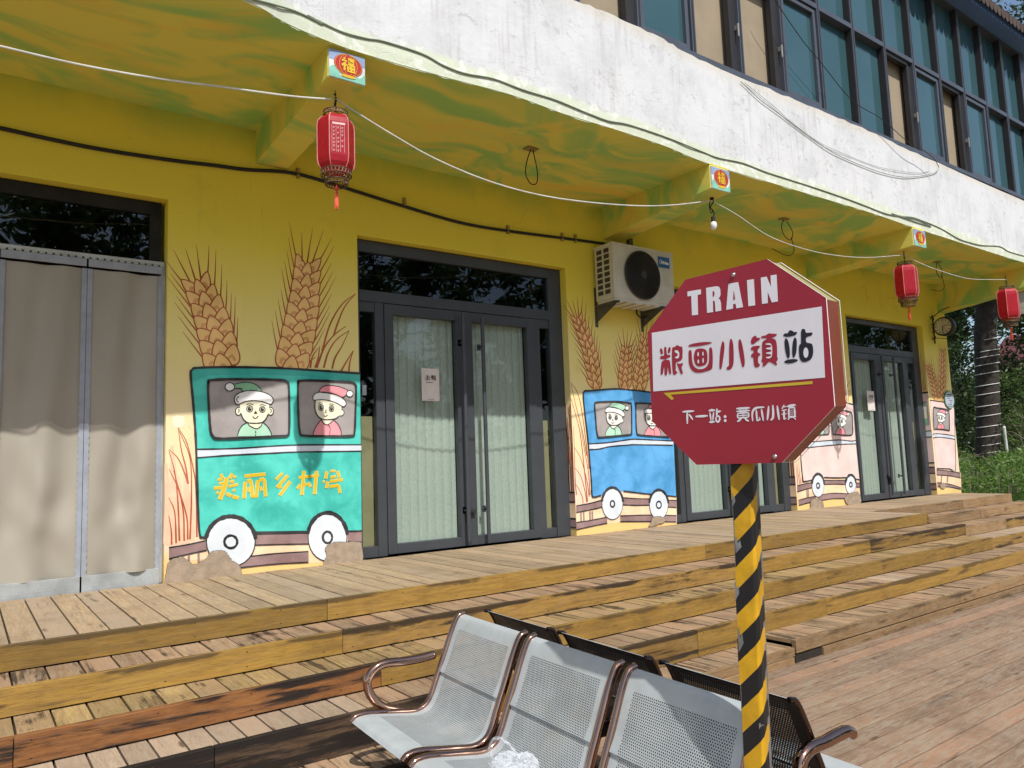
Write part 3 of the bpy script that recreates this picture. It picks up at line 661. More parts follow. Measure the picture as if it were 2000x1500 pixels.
CM = [m_teal, m_teal2, m_blue, m_pink, m_band, m_pane, m_rail, m_wheel, m_skin, m_skinw, m_mint, m_green, m_rose, m_white, m_ink, m_gold, m_goldl, m_peach, m_plaster]
TEAL, TEAL2, BLUE, PINK, BAND, PANE, RAIL, WHEEL, SKIN, SKINW, MINT, GREEN, ROSE, WHITE, INK, GOLD, GOLDL, PEACH, PLAS = range(19)
def kid(M, tgt, hat, shirt, skin, lw):
    x0, y0, x1, y1 = tgt
    A = lambda pts: [(x0+(a-1320)/490*(x1-x0), y0+(b-207)/608*(y1-y0)) for a, b in pts]
    sx, sy = (x1-x0)/490, (y1-y0)/608; p1 = lambda a, b: A([(a, b)])[0]
    sh = A([(1320,812),(1350,720),(1420,625),(1450,665),(1500,685),(1560,620),(1620,670),(1660,750),(1668,812)]); M.poly(sh, shirt, 7)
    M.poly(A([(1425,600),(1560,600),(1555,640),(1500,684),(1450,664)]), skin, 7.5)
    fc = A([(1350,380),(1420,370),(1520,380),(1610,415),(1665,450),(1660,520),(1640,575),(1590,610),(1500,622),(1420,610),(1370,560),(1345,480)])
    M.ell(p1(1660,535), 40*sx, 40*sy, skin, 8); M.ring(p1(1660,535), 40*sx, 40*sy, lw, INK, 8.5); M.poly(fc, skin, 9, 4); M.line(A([(1350,385),(1345,480),(1370,560),(1420,610),(1500,622),(1590,610),(1635,580)]), lw*1.3, INK, 10)
    cp = A([(1402,285),(1420,240),(1470,210),(1540,205),(1640,220),(1720,250),(1760,278),(1735,310),(1680,350),(1600,320),(1500,300)]); M.poly(cp, hat, 9.5, 3); M.line(cp, lw, INK, 11, 4, True)
    br = A([(1320,360),(1330,325),(1370,295),(1440,285),(1540,298),(1650,340),(1710,390),(1725,430),(1700,462),(1660,450),(1600,415),(1500,385),(1400,378),(1335,385)]); M.poly(br, WHITE, 10.5, 3); M.line(br, lw, INK, 11.5, 4, True)
    M.ell(p1(1770,305), 40*sx, 38*sy, WHITE, 11); M.ring(p1(1770,305), 40*sx, 38*sy, lw, INK, 11.7)
    for ex, ey in ((1420,475), (1547,487)):
        M.ring(p1(ex,ey), 29*sx, 38*sy, lw, INK, 10.5); M.ell(p1(ex,ey), 19*sx, 27*sy, INK, 10.5); M.ell(p1(ex+5,ey-9), 5*sx, 7*sy, WHITE, 11)
    M.line(A([(1483,500),(1473,530),(1490,541)]), lw, INK, 10.5); M.line(A([(1452,568),(1470,583),(1500,568)]), lw, INK, 10.5)
    M.line(A([(1385,428),(1415,415),(1440,425)]), lw*.8, INK, 10.5); M.line(A([(1515,435),(1545,430),(1575,440)]), lw*.8, INK, 10.5)
    M.line(A([(1320,805),(1350,720),(1415,628)]), lw, INK, 10); M.line(A([(1565,622),(1620,670),(1660,750),(1667,812)]), lw, INK, 10)
    M.line(A([(1420,622),(1450,664),(1500,684),(1555,640),(1562,618)]), lw, INK, 10); M.line(A([(1505,690),(1530,720),(1525,805)]), lw*.8, INK, 10)
def wheel(M, c, rx, ry, hx, hy, lw, arch=True):
    M.ell(c, rx, ry, INK, 7); M.ell(c, rx*.955, ry*.955, WHEEL, 8); M.ring(c, hx, hy, lw*1.25, INK, 9)
    if arch: M.ring(c, rx*1.0, ry*1.01, lw*2.1, INK, 9, -math.pi*.95, -.12)
def rails(M, quads, lw):
    for q in quads:
        h = len(q)//2; M.poly(q, RAIL, 4); M.line(q[:h], lw, INK, 5); M.line(q[h:], lw, INK, 5)

# --- turquoise carriage
M = Mural(ZM(330, 690, 3.41)); LW = .018
body = [(145,140),(155,108),(190,97),(400,92),(700,97),(1000,115),(1272,133),(1284,1182),(1200,1186),(580,1192),(420,1200),(240,1230),(212,1218),(200,1190),(188,900),(180,600),(163,350)]
M.poly(body, TEAL, 3); M.poly([(150,125),(190,98),(400,93),(700,98),(1000,116),(1271,134),(1273,190),(1100,170),(860,150),(500,140),(260,150),(160,190)], TEAL2, 3.5)
M.line([(1284,1182),(1200,1186),(580,1192)], LW, INK, 6); M.line([(250,1228),(225,1226),(205,1205),(192,1000),(180,600),(163,350),(145,145),(155,110),(190,97),(400,92),(700,97),(1000,115),(1271,134)], LW*1.15, INK, 6)
W1 = [(262,200),(290,178),(500,172),(740,178),(785,190),(798,220),(802,380),(800,520),(785,548),(740,552),(520,562),(330,568),(290,548),(275,500),(265,350)]
W2 = [(860,205),(880,183),(1000,182),(1200,190),(1240,207),(1246,240),(1242,400),(1235,530),(1208,550),(1050,552),(900,548),(872,525),(862,400)]
for W in (W1, W2): M.poly(W, PANE, 5, 4); M.line(W, LW*1.25, INK, 12.5, 4, True)
M.poly([(180,640),(450,634),(820,612),(1281,609),(1281,652),(850,658),(700,665),(400,680),(190,696)], BAND, 4); M.line([(180,640),(450,634),(820,612),(1281,609)], LW*.8, INK, 5); M.line([(190,696),(400,680),(700,665),(850,658),(1281,652)], LW*.8, INK, 5)
M.poly([(0,1395),(0,1300),(250,1245),(560,1195),(1284,1183),(1284,1262),(1030,1392),(470,1428),(250,1370)], PEACH, 1)
rails(M, [[(0,1295),(120,1275),(248,1248),(252,1312),(120,1340),(0,1370)], [(570,1206),(750,1202),(930,1198),(930,1270),(750,1273),(570,1278)], [(470,1362),(700,1335),(930,1320),(930,1392),(700,1405),(470,1428)], [(1190,1188),(1240,1186),(1284,1184),(1284,1258),(1240,1256),(1190,1254)]], LW*.7)
M.poly([(125,1340),(140,1337),(140,1400),(125,1400)], RAIL, 4); M.poly([(190,1328),(205,1325),(205,1390),(190,1390)], RAIL, 4)
wheel(M, (412,1256), 166, 168, 43, 42, LW); wheel(M, (1056,1226), 132, 162, 31, 38, LW)
# passenger with the green hat, facing out
t4 = lambda pts: [((400+a/6.25-330)*3.41, (720+b/6.25-690)*3.41) for a, b in pts]; e4 = lambda a, b: t4([(a, b)])[0]; q = 3.41/6.25; lw = .0075
sh = t4([(398,825),(420,750),(460,690),(520,658),(545,695),(600,725),(640,730),(685,700),(705,655),(760,700),(800,760),(818,825)]); M.poly(sh, MINT, 7)
M.poly(t4([(520,655),(705,650),(685,700),(640,729),(590,722),(545,692)]), SKIN, 7.5)
for ex in (410, 803): M.ell(e4(ex,520), 35*q, 48*q, SKIN, 8); M.ring(e4(ex,520), 35*q, 48*q, lw*1.2, INK, 8.5); M.line(t4([(ex-8,490),(ex+12,510),(ex-4,540)]), lw, INK, 8.5)
fc = t4([(434,415),(500,395),(600,385),(700,395),(775,415),(785,480),(772,560),(740,620),(690,658),(600,666),(520,655),(470,610),(442,550),(432,480)]); M.poly(fc, SKIN, 9, 3); M.line(t4([(440,545),(470,610),(520,655),(600,666),(690,658),(740,620),(772,560)]), lw*1.3, INK, 10)
cp = t4([(368,190),(450,170),(540,168),(620,193),(670,235),(695,272),(560,272),(462,284),(455,255),(430,242),(372,240)]); M.poly(cp, GREEN, 9.5); M.line(t4([(368,190),(450,170),(540,168),(620,193),(670,235),(695,272)]), lw, INK, 11); M.line(t4([(372,240),(430,240),(455,255),(460,284)]), lw, INK, 11)
br = t4([(363,365),(385,320),(450,285),(540,268),(640,272),(740,295),(810,335),(837,380),(825,415),(795,432),(700,402),(600,390),(500,400),(440,425),(400,436),(370,415)]); M.poly(br, WHITE, 10.5, 3); M.line(br, lw*1.2, INK, 11.5, 4, True); M.ring(e4(408,375), 18*q, 32*q, lw, INK, 11.5, 1.2, 5.4)
M.ell(e4(305,222), 58*q, 50*q, WHITE, 11); M.ring(e4(305,222), 58*q, 50*q, lw*1.2, INK, 11.7)
for ex, ey, r_ in ((548,490,37), (703,498,34)): M.ring(e4(ex,ey), r_*q, r_*q*1.05, lw, INK, 10.5); M.ell(e4(ex,ey), r_*.66*q, r_*.72*q, INK, 10.5); M.ell(e4(ex+8,ey-10), 6*q, 7*q, WHITE, 11)
M.poly(t4([(596,546),(612,528),(620,512),(630,528),(642,547),(620,552)]), INK, 10.5); M.line(t4([(586,582),(600,602),(625,606),(654,578)]), lw, INK, 10.5)
M.line(t4([(508,440),(545,428),(596,442)]), lw*.8, INK, 10.5); M.line(t4([(668,450),(700,437),(742,452)]), lw*.8, INK, 10.5)
M.line(t4([(400,815),(420,750),(460,690),(518,658)]), lw, INK, 10); M.line(t4([(708,655),(760,700),(800,760),(818,812)]), lw, INK, 10); M.line(t4([(522,660),(545,693),(600,724),(640,730),(685,700),(703,658)]), lw, INK, 10); M.line(t4([(620,760),(622,785)]), lw, INK, 10, 0); M.line(t4([(620,800),(620,822)]), lw, INK, 10, 0)
kid(M, (*e4(1320,207), *e4(1810,815)), ROSE, ROSE, SKIN, lw)
M.poly([(25,425),(50,412),(98,418),(105,470),(88,490),(40,495),(24,470)], SKIN, 1)
# lettering on the carriage: 美丽乡村号
t5 = lambda pts: [((400+a/6.9-330)*3.41, (890+b/6.9-690)*3.41) for a, b in pts]
GL = [([(215,245),(245,310)],35),([(372,240),(332,310)],42),([(170,325),(245,315)],35),([(382,292),(425,280)],30),([(190,378),(260,370)],36),([(335,357),(400,342)],34),([(120,440),(255,428)],44),([(320,415),(452,386)],36),([(296,296),(268,430),(200,592)],56),([(160,512),(195,488)],34),([(288,508),(362,545)],44),([(372,548),(460,572)],46),([(372,478),(412,458)],30),
 ([(535,275),(820,248)],44),([(545,350),(530,578)],48),([(572,347),(622,345),(640,562)],44),([(582,425),(600,492)],28),([(716,328),(690,562)],50),([(738,330),(800,328),(820,552)],44),([(750,415),(772,475)],30),([(640,545),(700,548)],40),
 ([(1050,232),(958,325)],38),([(1120,265),(972,432)],46),([(1152,345),(1010,538)],48),([(1000,428),(1042,416)],30),
 ([(1265,296),(1540,264)],36),([(1336,205),(1310,532)],46),([(1285,388),(1246,448)],40),([(1335,375),(1372,400)],44),([(1390,362),(1432,422)],40),([(1507,205),(1480,522)],50),
 ([(1645,212),(1628,312)],46),([(1690,208),(1762,206)],30),([(1788,205),(1815,298)],44),([(1690,292),(1766,280)],36),([(1590,356),(1622,350)],38),([(1690,346),(1862,322)],42),([(1662,345),(1640,438)],44),([(1680,418),(1786,402),(1808,420),(1822,505)],44)]
PXM = 1/6.9*.00345
for pts, wd in GL:
    M.line(t5(pts), (wd+12)*PXM, GOLDL, 5, 3 if len(pts) > 2 else 0, False, lambda t: 1); M.line(t5(pts), (wd+1)*PXM, GOLD, 6, 3 if len(pts) > 2 else 0, False, lambda t: .95+.08*math.sin(5*t))
# render showing where the paint has fallen off
def patch(M, pts, jag=3.0):
    rr = random.Random(len(pts)); q = [(a+rr.uniform(-jag, jag), b+rr.uniform(-jag, jag)) for a, b, *_ in cat([(a, b, 0) for a, b in pts], 5, True)]
    M.poly(q, PLAS, 14); M.line(q, .005, INK, 13.6, 0, True)
patch(M, [(0,1392),(75,1355),(130,1385),(165,1405),(245,1370),(280,1325),(340,1315),(380,1325),(410,1370),(470,1415),(478,1450),(462,1496),(200,1545),(-8,1575),(-20,1480)], 4)
patch(M, [(1040,1302),(1065,1272),(1130,1255),(1270,1260),(1283,1272),(1281,1392),(1150,1412),(1042,1424),(1036,1382),(1050,1345)], 4)
M.mb.build('painted_carriage', CM, wall, label='turquoise painted train carriage with two passengers in red and green hats')
# --- blue carriage
z6 = ZM(1090, 570, 3.125); M = Mural(z6); LW = .021
t10 = lambda pts: [((1130+a/10-1090)*3.125, (750+b/10-570)*3.125) for a, b in pts]
M.poly([(155,625),(162,606),(200,603),(350,592),(460,600),(560,612),(690,632),(705,900),(721,1250),(640,1240),(540,1233),(400,1215),(270,1240),(218,1253),(207,1235),(203,1150),(185,930),(165,750)], BLUE, 3)
M.line([(721,1250),(640,1242),(540,1233),(400,1216)], LW*.9, INK, 6); M.line([(262,1243),(218,1253),(207,1235),(203,1150),(185,930),(165,750),(154,640),(162,607),(200,603),(350,592),(460,600),(560,612),(690,632)], LW, INK, 6)
W1 = t10([(318,410),(345,358),(500,345),(750,342),(990,370),(1032,405),(1040,700),(1040,950),(1020,985),(800,1008),(420,1042),(380,1012),(355,900),(335,650)]); W2 = t10([(1122,405),(1140,375),(1400,382),(1700,420),(1750,460),(1765,1000),(1720,1030),(1400,1012),(1180,990),(1140,935),(1125,700)])
for W in (W1, W2): M.poly(W, PANE, 5, 4); M.line(W, LW*.9, INK, 12.5, 4, True)
q1 = [(185,1172),(600,1142),(1000,1085),(1150,1080),(1400,1092),(1845,1112)]; q2 = [(205,1282),(400,1270),(620,1222),(1000,1190),(1100,1185),(1845,1197)]
M.poly(t10(q1+q2[::-1]), BAND, 4); M.line(t10(q1), LW*.8, INK, 5); M.line(t10(q2), LW*.8, INK, 5)
kid(M, (*t10([(520,365)])[0], *t10([(985,1012)])[0]), MINT, MINT, SKINW, .008); kid(M, (*t10([(1285,395)])[0], *t10([(1745,1012)])[0]), ROSE, ROSE, SKINW, .008)
M.poly([(112,1308),(270,1265),(540,1240),(722,1250),(725,1410),(560,1412),(390,1402),(112,1455)], PEACH, 1)
rails(M, [[(112,1306),(200,1290),(280,1268),(280,1312),(200,1330),(112,1347)], [(390,1256),(470,1262),(560,1264),(560,1302),(470,1303),(390,1300)], [(668,1272),(700,1272),(722,1273),(722,1316),(700,1315),(668,1313)], [(112,1408),(200,1395),(300,1375),(300,1412),(200,1432),(112,1452)], [(380,1368),(560,1362),(722,1366),(722,1404),(560,1402),(380,1402)]], LW*.7)
for a in (135, 152, 190, 204): M.poly([(a,1340),(a+9,1338),(a+11,1402),(a+2,1404)], RAIL, 4)
wheel(M, (332,1294), 65, 98, 13, 19, LW*.8); wheel(M, (615,1300), 58, 90, 15, 21, LW*.8)
patch(M, [(568,1412),(575,1385),(595,1370),(630,1372),(652,1385),(650,1405),(610,1418),(580,1430),(550,1432)], 2)
M.mb.build('painted_carriage', CM, wall, label='blue painted train carriage half hidden by the red sign')
# --- pink carriage between the doors
M = Mural(ZM(1530, 770, 6.524)); LW = .022
M.poly([(190,70),(400,40),(650,70),(885,130),(920,590),(968,1085),(850,1060),(690,1066),(520,1060),(370,1092),(272,1112),(252,1090),(225,800)], PINK, 3)
M.line([(966,1090),(850,1062),(690,1066),(520,1060)], LW, INK, 6); M.line([(375,1092),(272,1112),(252,1090),(225,800),(190,75),(400,40),(650,70),(885,130)], LW*.9, INK, 6)
W2 = [(612,330),(622,235),(660,208),(760,203),(850,220),(878,262),(886,400),(886,490),(860,520),(750,520),(645,512),(630,480)]; W1 = [(360,330),(370,235),(410,208),(540,205),(580,240),(585,400),(584,495),(560,510),(480,516),(395,522),(375,490)]
for W in (W1, W2): M.poly(W, PANE, 5, 3); M.line(W, LW*.8, INK, 12.5, 4, True)
q1 = [(215,612),(380,605),(700,583),(860,597),(921,590)]; q2 = [(225,690),(320,680),(560,655),(760,638),(923,632)]
M.poly(q1+q2[::-1], BAND, 4); M.line(q1, LW*.8, INK, 5); M.line(q2, LW*.8, INK, 5)
kid(M, (668, 205, 838, 512), ROSE, ROSE, SKINW, .009); kid(M, (415, 205, 570, 512), MINT, MINT, SKINW, .009)
M.poly([(180,1165),(370,1100),(700,1070),(966,1090),(985,1390),(820,1320),(500,1345),(195,1420)], PEACH, 1)
rails(M, [[(178,1166),(280,1140),(380,1122),(380,1188),(280,1212),(180,1246)], [(505,1096),(650,1098),(800,1096),(800,1150),(650,1145),(505,1150)], [(920,1130),(945,1132),(968,1132),(972,1185),(945,1184),(922,1182)], [(195,1350),(300,1322),(420,1298),(420,1362),(300,1388),(198,1418)], [(440,1290),(620,1262),(830,1268),(830,1328),(620,1332),(440,1362)]], LW*.7)
for a in (295, 312): M.poly([(a,1215),(a+12,1213),(a+14,1322),(a+2,1324)], RAIL, 4)
wheel(M, (443,1165), 78, 148, 20, 32, LW); wheel(M, (860,1152), 67, 122, 17, 28, LW)
patch(M, [(358,1352),(420,1330),(500,1370),(505,1460),(345,1490),(350,1420)], 4); patch(M, [(785,1330),(850,1262),(940,1245),(978,1290),(988,1385),(900,1412),(820,1402)], 4)
M.mb.build('painted_carriage', CM, wall, label='pale pink painted train carriage with white wheels between the doors')
# --- pink carriage at the corner, folded round the reveal
M = Mural(ZM(1800, 750, 13.63)); LW = .024; z5 = lambda pts: [((1600+a/6.667-1800)*13.63, (800+b/6.667-750)*13.63) for a, b in pts]
M.poly([(222,428),(400,455),(560,475),(760,540),(862,628),(880,1000),(892,1480)]+z5([(1775,790),(1700,772),(1535,766)]), PINK, 3)
M.line([(222,428),(400,455),(560,475),(760,540),(862,628),(880,1000),(892,1480)]+z5([(1775,790),(1700,772),(1535,766)]), LW*.8, INK, 6)
W = [(318,645),(400,633),(600,658),(700,695),(737,745),(748,1200),(728,1232),(600,1212),(380,1192),(332,1172)]; M.poly(W, PANE, 5, 2); M.line(W, LW*.8, INK, 12.5, 3, True)
kid(M, (410, 680, 685, 1192), ROSE, ROSE, SKINW, .010)
q1 = [(300,1332),(450,1325),(700,1352),(890,1390)]; q2 = [(312,1440),(430,1415),(700,1440),(893,1475)]; M.poly(q1+q2[::-1], BAND, 4); M.line(q1, LW*.7, INK, 5); M.line(q2, LW*.7, INK, 5)
M.poly(z5([(1530,785),(1845,820),(1852,1040),(1545,1010)]), PEACH, 1)
rails(M, [z5([(1530,785),(1700,800),(1838,826),(1843,890),(1700,862),(1532,850)]), z5([(1540,950),(1700,972),(1848,1018),(1850,1038),(1700,1008),(1545,1005)])], LW*.7)
for a in (1590, 1668): M.poly(z5([(a,855),(a+14,858),(a+6,948),(a-8,945)]), RAIL, 4)
patch(M, z5([(1575,985),(1600,955),(1640,960),(1648,1000),(1625,1030),(1590,1020)]), 5)
M.mb.build('painted_carriage', CM, wall, label='pale pink painted carriage window folded round the corner pier')
# --- paint on the three visible reveals
for xr, top, kidp, nm in ((5.09, 0, False, 'brown rails and grass stems painted in the reveal'), (8.94, 0, False, None), (12.82, 1.66, True, 'pink carriage side painted in the reveal')):
    b = MB(); X0 = xr-.0015
    def rq(y0, y1, z0, z1, mat, l=1, dz=0): b.quad((xr-.0012*l, y0, z0), (xr-.0012*l, y1, z0+dz), (xr-.0012*l, y1, z1+dz), (xr-.0012*l, y0, z1), mat)
    if top:
        rq(.0, .098, .52, top, PINK, 1); rq(.0, .098, top-.01, top+.02, INK, 2); rq(0, .098, .93, 1.03, BAND, 2); rq(0, .098, 1.025, 1.04, INK, 3); rq(0, .098, .925, .94, INK, 3)
        rq(.02, .098, 1.13, 1.52, PANE, 2); rq(.05, .098, 1.13, 1.24, GREEN, 3); rq(.05, .098, 1.24, 1.38, SKIN, 3); rq(.045, .098, 1.38, 1.43, WHITE, 4); rq(.06, .098, 1.43, 1.49, GREEN, 4); rq(0, .098, .50, .52, INK, 2)
    for z0, z1 in ((.34, .44), (.08, .17)): rq(0, .098, z0, z1, RAIL, 2); rq(0, .098, z1-.008, z1+.008, INK, 3); rq(0, .098, z0-.008, z0+.008, INK, 3)
    rq(.0, .098, .18, .33, PEACH, 1)
    rr = random.Random(2)
    if not top:
        for i in range(11):
            y0 = rr.uniform(.01, .09); b.ribbon([(xr-.0024, y0+(rr.uniform(-.05, .05))*t*t+.0, .45+rr.uniform(.9, 1.0)*t*rr.uniform(.5, 1)) for t in (0, .33, .66, 1)], .008, Vector((-1, 0, 0)), len(CM))
    else:
        for i in range(4): b.ribbon([(xr-.0024, .03+.02*i, 1.7), (xr-.0024, .035+.02*i, 1.9), (xr-.0024, .02+.012*i, 2.1+.1*i)], .01, Vector((-1, 0, 0)), len(CM), lambda t: 1.1-t)
    b.build('painted_reveal', CM+[m_wheatl], wall, label=nm)
# --- wheat ears and grasses
def ear(M, b0, t0, wd, rows, awn, lw, bend=0.0, seed=1):
    rr = random.Random(seed); ax = Vector((t0[0]-b0[0], t0[1]-b0[1])); L = ax.length; ax /= L; nx = Vector((-ax.y, ax.x))
    at = lambda t, s: (Vector(b0)+ax*(L*t)+nx*(s+bend*math.sin(t*math.pi)*L))
    def kern(c, ln, w_, rot, l):
        d = (ax*math.cos(rot)+nx*math.sin(rot)); e = Vector((-d.y, d.x))
        pts = [c+d*(ln*(math.cos(a)*.5))+e*(w_*.56*math.sin(a)*(1-.42*math.cos(a))) for a in [2*math.pi*i/16 for i in range(16)]]
        M.poly([(p.x, p.y) for p in pts], 1, l)
        ins = [c-d*ln*.26+e*w_*.30, c-d*ln*.06, c-d*ln*.26-e*w_*.30]; M.line([(p.x, p.y) for p in ins], lw*2.4, 2, l, 3)
        M.line([(p.x, p.y) for p in pts], lw*.95, 0, l, 2, True, lambda u: .75+.5*math.sin(3.14*u)**2)
    kl = L/rows*1.62
    for r_ in range(rows-1, -1, -1):
        t = (r_+.35)/rows; ws = wd*(1-.36*t*t)
        for sg in (-1, 1):
            a0 = at(t+.07, sg*ws*.44); dr = ax*math.cos(.40)+nx*math.sin(.40)*sg; ln = awn*rr.uniform(.8, 1.15)
            M.line([(a0.x, a0.y), ((a0+dr*ln*.5+ax*ln*.04).x, (a0+dr*ln*.5+ax*ln*.04).y), ((a0+dr*ln+ax*ln*.14).x, (a0+dr*ln+ax*ln*.14).y)], lw*1.0, 0, .7, 4, False, lambda u: 1.2-1.0*u)
            kern(at(t+.045, sg*ws*.315), kl*rr.uniform(.94, 1.06), ws*.37, sg*rr.uniform(.40, .58), .8)
        kern(at(t-.015, rr.uniform(-.02, .02)*ws), kl*rr.uniform(.95, 1.05), ws*.40, rr.uniform(-.06, .06), .8)
    for sg in (-.5, 0, .5):
        a0 = at(1.0, sg*wd*.3); e_ = a0+(ax+nx*sg*.35)*awn*rr.uniform(.9, 1.15); M.line([(a0.x, a0.y), (((a0+e_)/2).x, ((a0+e_)/2).y), (e_.x, e_.y)], lw, 0, .7, 3, False, lambda u: 1.2-1.0*u)
GM = [m_wheatl, m_wheatf, paint('mural_wheat_shade', (.66, .34, .12), .15), paint('mural_straw', (.80, .53, .36), .10)]
def grass(M, strokes, wd):
    for s_ in strokes: M.line(s_, wd, 0, .8, 6, False, lambda u: .45+1.1*u*(1-.2*u))
I = lambda p: p
def wheat(label, *a):
    M = Mural(I); M.STEP = .0055; ear(M, *a); M.mb.build('painted_wheat', GM, wall, label=label)
wheat('leaning painted wheat ear, leftmost on the wall', (435,716), (382,548), 72, 7, 66, .0115, .04, 1)
wheat('upright painted wheat ear above the red hatted passenger', (567,719), (600,512), 66, 9, 62, .0115, .03, 2)
M = Mural(I)
z = ZM(320, 440, 5.174); zz = lambda L_: [[z(p) for p in s_] for s_ in L_]
grass(M, zz([[(1940,690),(1800,800),(1680,1000),(1600,1270)],[(1940,690),(1830,820),(1760,980),(1715,1120)],[(1840,1020),(1720,1110),(1620,1240),(1545,1440)],[(1870,1065),(1740,1160),(1660,1290),(1615,1440)],[(1870,1070),(1800,1220),(1730,1340),(1700,1450)],[(1560,1240),(1500,1330),(1480,1440)],[(1575,1220),(1560,1340),(1530,1440)],[(1915,1265),(1850,1370),(1790,1475)],[(1915,1265),(1880,1380),(1870,1475)],[(1530,1330),(1450,1400),(1400,1440)]]), .013)
for x_, y0_, y1_, w_ in ((326,905,1062,.05),(338,870,1066,.06),(350,930,1064,.055),(362,900,1062,.05),(372,960,1058,.045),(331,960,1066,.05)): M.line([(x_-2,y0_),(x_+3,(y0_+y1_)/2),(x_+1,y1_)], w_, 3, .3, 5, False, lambda u: .35+.75*math.sin(min(1, u*1.3)*1.57))
z = ZM(330, 690, 3.41); grass(M, zz([[(62,498),(82,640),(112,760),(128,870)],[(64,498),(120,600),(160,760),(180,900),(186,1225)],[(0,640),(60,700),(105,800),(126,868)],[(0,650),(40,800),(60,1000),(70,1250)],[(0,770),(60,900),(95,1050),(102,1250)],[(-2,960),(38,1060),(48,1265)],[(-2,1080),(15,1180),(18,1275)],[(70,520),(140,700),(150,950),(140,1240)],[(30,780),(80,950),(120,1100),(125,1240)]]), .0095)
M.mb.build('painted_grass', GM, wall)
for q in (((1164.5,759), (1127,620), 25, 9, 34, .014, .04, 3), ((1219.5,758), (1224,678), 24, 6, 34, .014, 0, 4), ((1248,763), (1261,660), 25, 7, 34, .014, 0, 5), ((1283,766), (1310,650), 25, 8, 34, .014, 0, 9)): wheat(None, *q)
M = Mural(I)
z = z6; grass(M, zz([[(75,550),(120,620),(150,760),(190,1080)],[(78,560),(110,700),(150,860),(175,1000)],[(75,640),(110,760),(140,900),(180,1280)],[(95,820),(100,1000),(105,1150),(112,1240)],[(100,950),(140,1020),(175,1150),(190,1250)],[(105,1075),(140,1130),(165,1220),(175,1285)],[(105,1170),(130,1210),(150,1260),(152,1290)],[(140,840),(160,960),(185,1100),(195,1240)]]), .010)
M.mb.build('painted_grass', GM, wall)
for q in (((1829,781), (1814,716), 12, 8, 20, .015, .03, 6), ((1838.5,781), (1841.5,686), 11, 9, 20, .015, 0, 7), ((1590,775), (1600,690), 16, 7, 20, .013, 0, 8)): wheat(None, *q)
M = Mural(I)
z = ZM(1600, 600, 6.667); grass(M, zz([[(400,960),(360,1040),(335,1180)],[(415,1070),(370,1120),(350,1240)],[(415,1085),(385,1170),(375,1250)]]), .012)
z = ZM(1530, 770, 6.524); grass(M, zz([[(175,880),(185,1000),(210,1150)],[(195,850),(205,1000),(225,1140)],[(215,830),(235,980),(240,1130)],[(160,860),(170,1000),(185,1160)]]), .012)
M.mb.build('painted_grass', GM, wall)

# ------------------------------------------------------------------ things on the building
# cloth screen in the left doorway
dc = thing('door_curtain', 'beige mesh door curtain with grey edge tapes in the left doorway', 'curtain', (.3, .06, 0))
rc = random.Random(11)
for pi, (a, b) in enumerate(((-.885, -.40), (-.365, .137), (.172, .655), (.690, 1.152))):
    m_ = MB(); nx, nz = 30, 60; ph = rc.uniform(0, 6)
    for j in range(nz+1):
        z_ = .10+(2.25-.10)*j/nz
        for i in range(nx+1):
            u = i/nx; h = j/nz
            env = math.sin(math.pi*u)**.5
            y = .058+env*(.034*math.sin(u*6.5+ph+3.2*(1-h))*(.3+.7*(1-h))+.010*math.sin(u*13-4.5*h+ph)+.017*math.sin(11*h+4*u+ph)*(1-h)**1.3+.007*math.sin(19*h-9*u+ph*2)*(1-h)+.004*math.sin(33*h+14*u)*(1-h) +.014*math.exp(-((h-.16-.10*u)/.045)**2)*math.sin(3.1*u)-.016*math.exp(-((h-.24+.12*u)/.05)**2)*u*(1-u)*4 - .012*math.exp(-((h-.13)/.05)**2)*math.sin(11*u+ph))
            m_.v.append(Vector((a+(b-a)*u, y, z_)))
    for j in range(nz):
        for i in range(nx):
            q = j*(nx+1)+i; m_.face((q, q+1, q+nx+2, q+nx+1), 0)
    p_ = m_.build('curtain_panel', MATS['curtain_mesh_cloth'], dc, smooth=True)
    for xx in (a, b):
        t_ = MB(); pts = []
        for j in range(90):
            z_ = .1+2.15*j/89; jag = .006*((j % 2)-.5)*(1 if z_ < 1.35 else .2)
            pts.append((xx, z_, jag))
        for p, q in zip(pts, pts[1:]):
            w0 = .016
            e0, e1 = (1, 0) if xx == b else (0, 1); t_.quad((xx-w0+p[2]*e0, .047, p[1]), (xx+w0-p[2]*e1, .047, p[1]), (xx+w0-q[2]*e1, .047, q[1]), (xx-w0+q[2]*e0, .047, q[1]))
        t_.build('edge_tape', m_tape, p_)
    k_ = MB(); k_.box(a-.012, b+.012, .036, .052, -.018, .105); 
    for i in range(9): k_.box(a+.03+i*(b-a-.06)/8-.004, a+.03+i*(b-a-.06)/8+.004, .034, .037, .085, .093)
    for i in range(7): k_.box(a+.05+i*.06, a+.085+i*.06, .0348, .037, .03, .034); k_.box(a+.05+i*.06, a+.053+i*.06, .0348, .037, .03, .055)
    k_.build('kick_strip', m_kick, p_, bevel=.003)
    h_ = MB(); h_.box(a-.012, b+.012, .03, .044, 2.262, 2.318); h_.build('hanger_plate', m_tape, p_, bevel=.004)
rl = MB(); rl.box(-.9, 1.18, .05, .075, 2.335, 2.362)
x = -.88
while x < 1.16: rl.box(x, x+.034, .040, .05, 2.320, 2.335); x += .045
rl.build('hook_rail', m_alu, dc, bevel=.003)

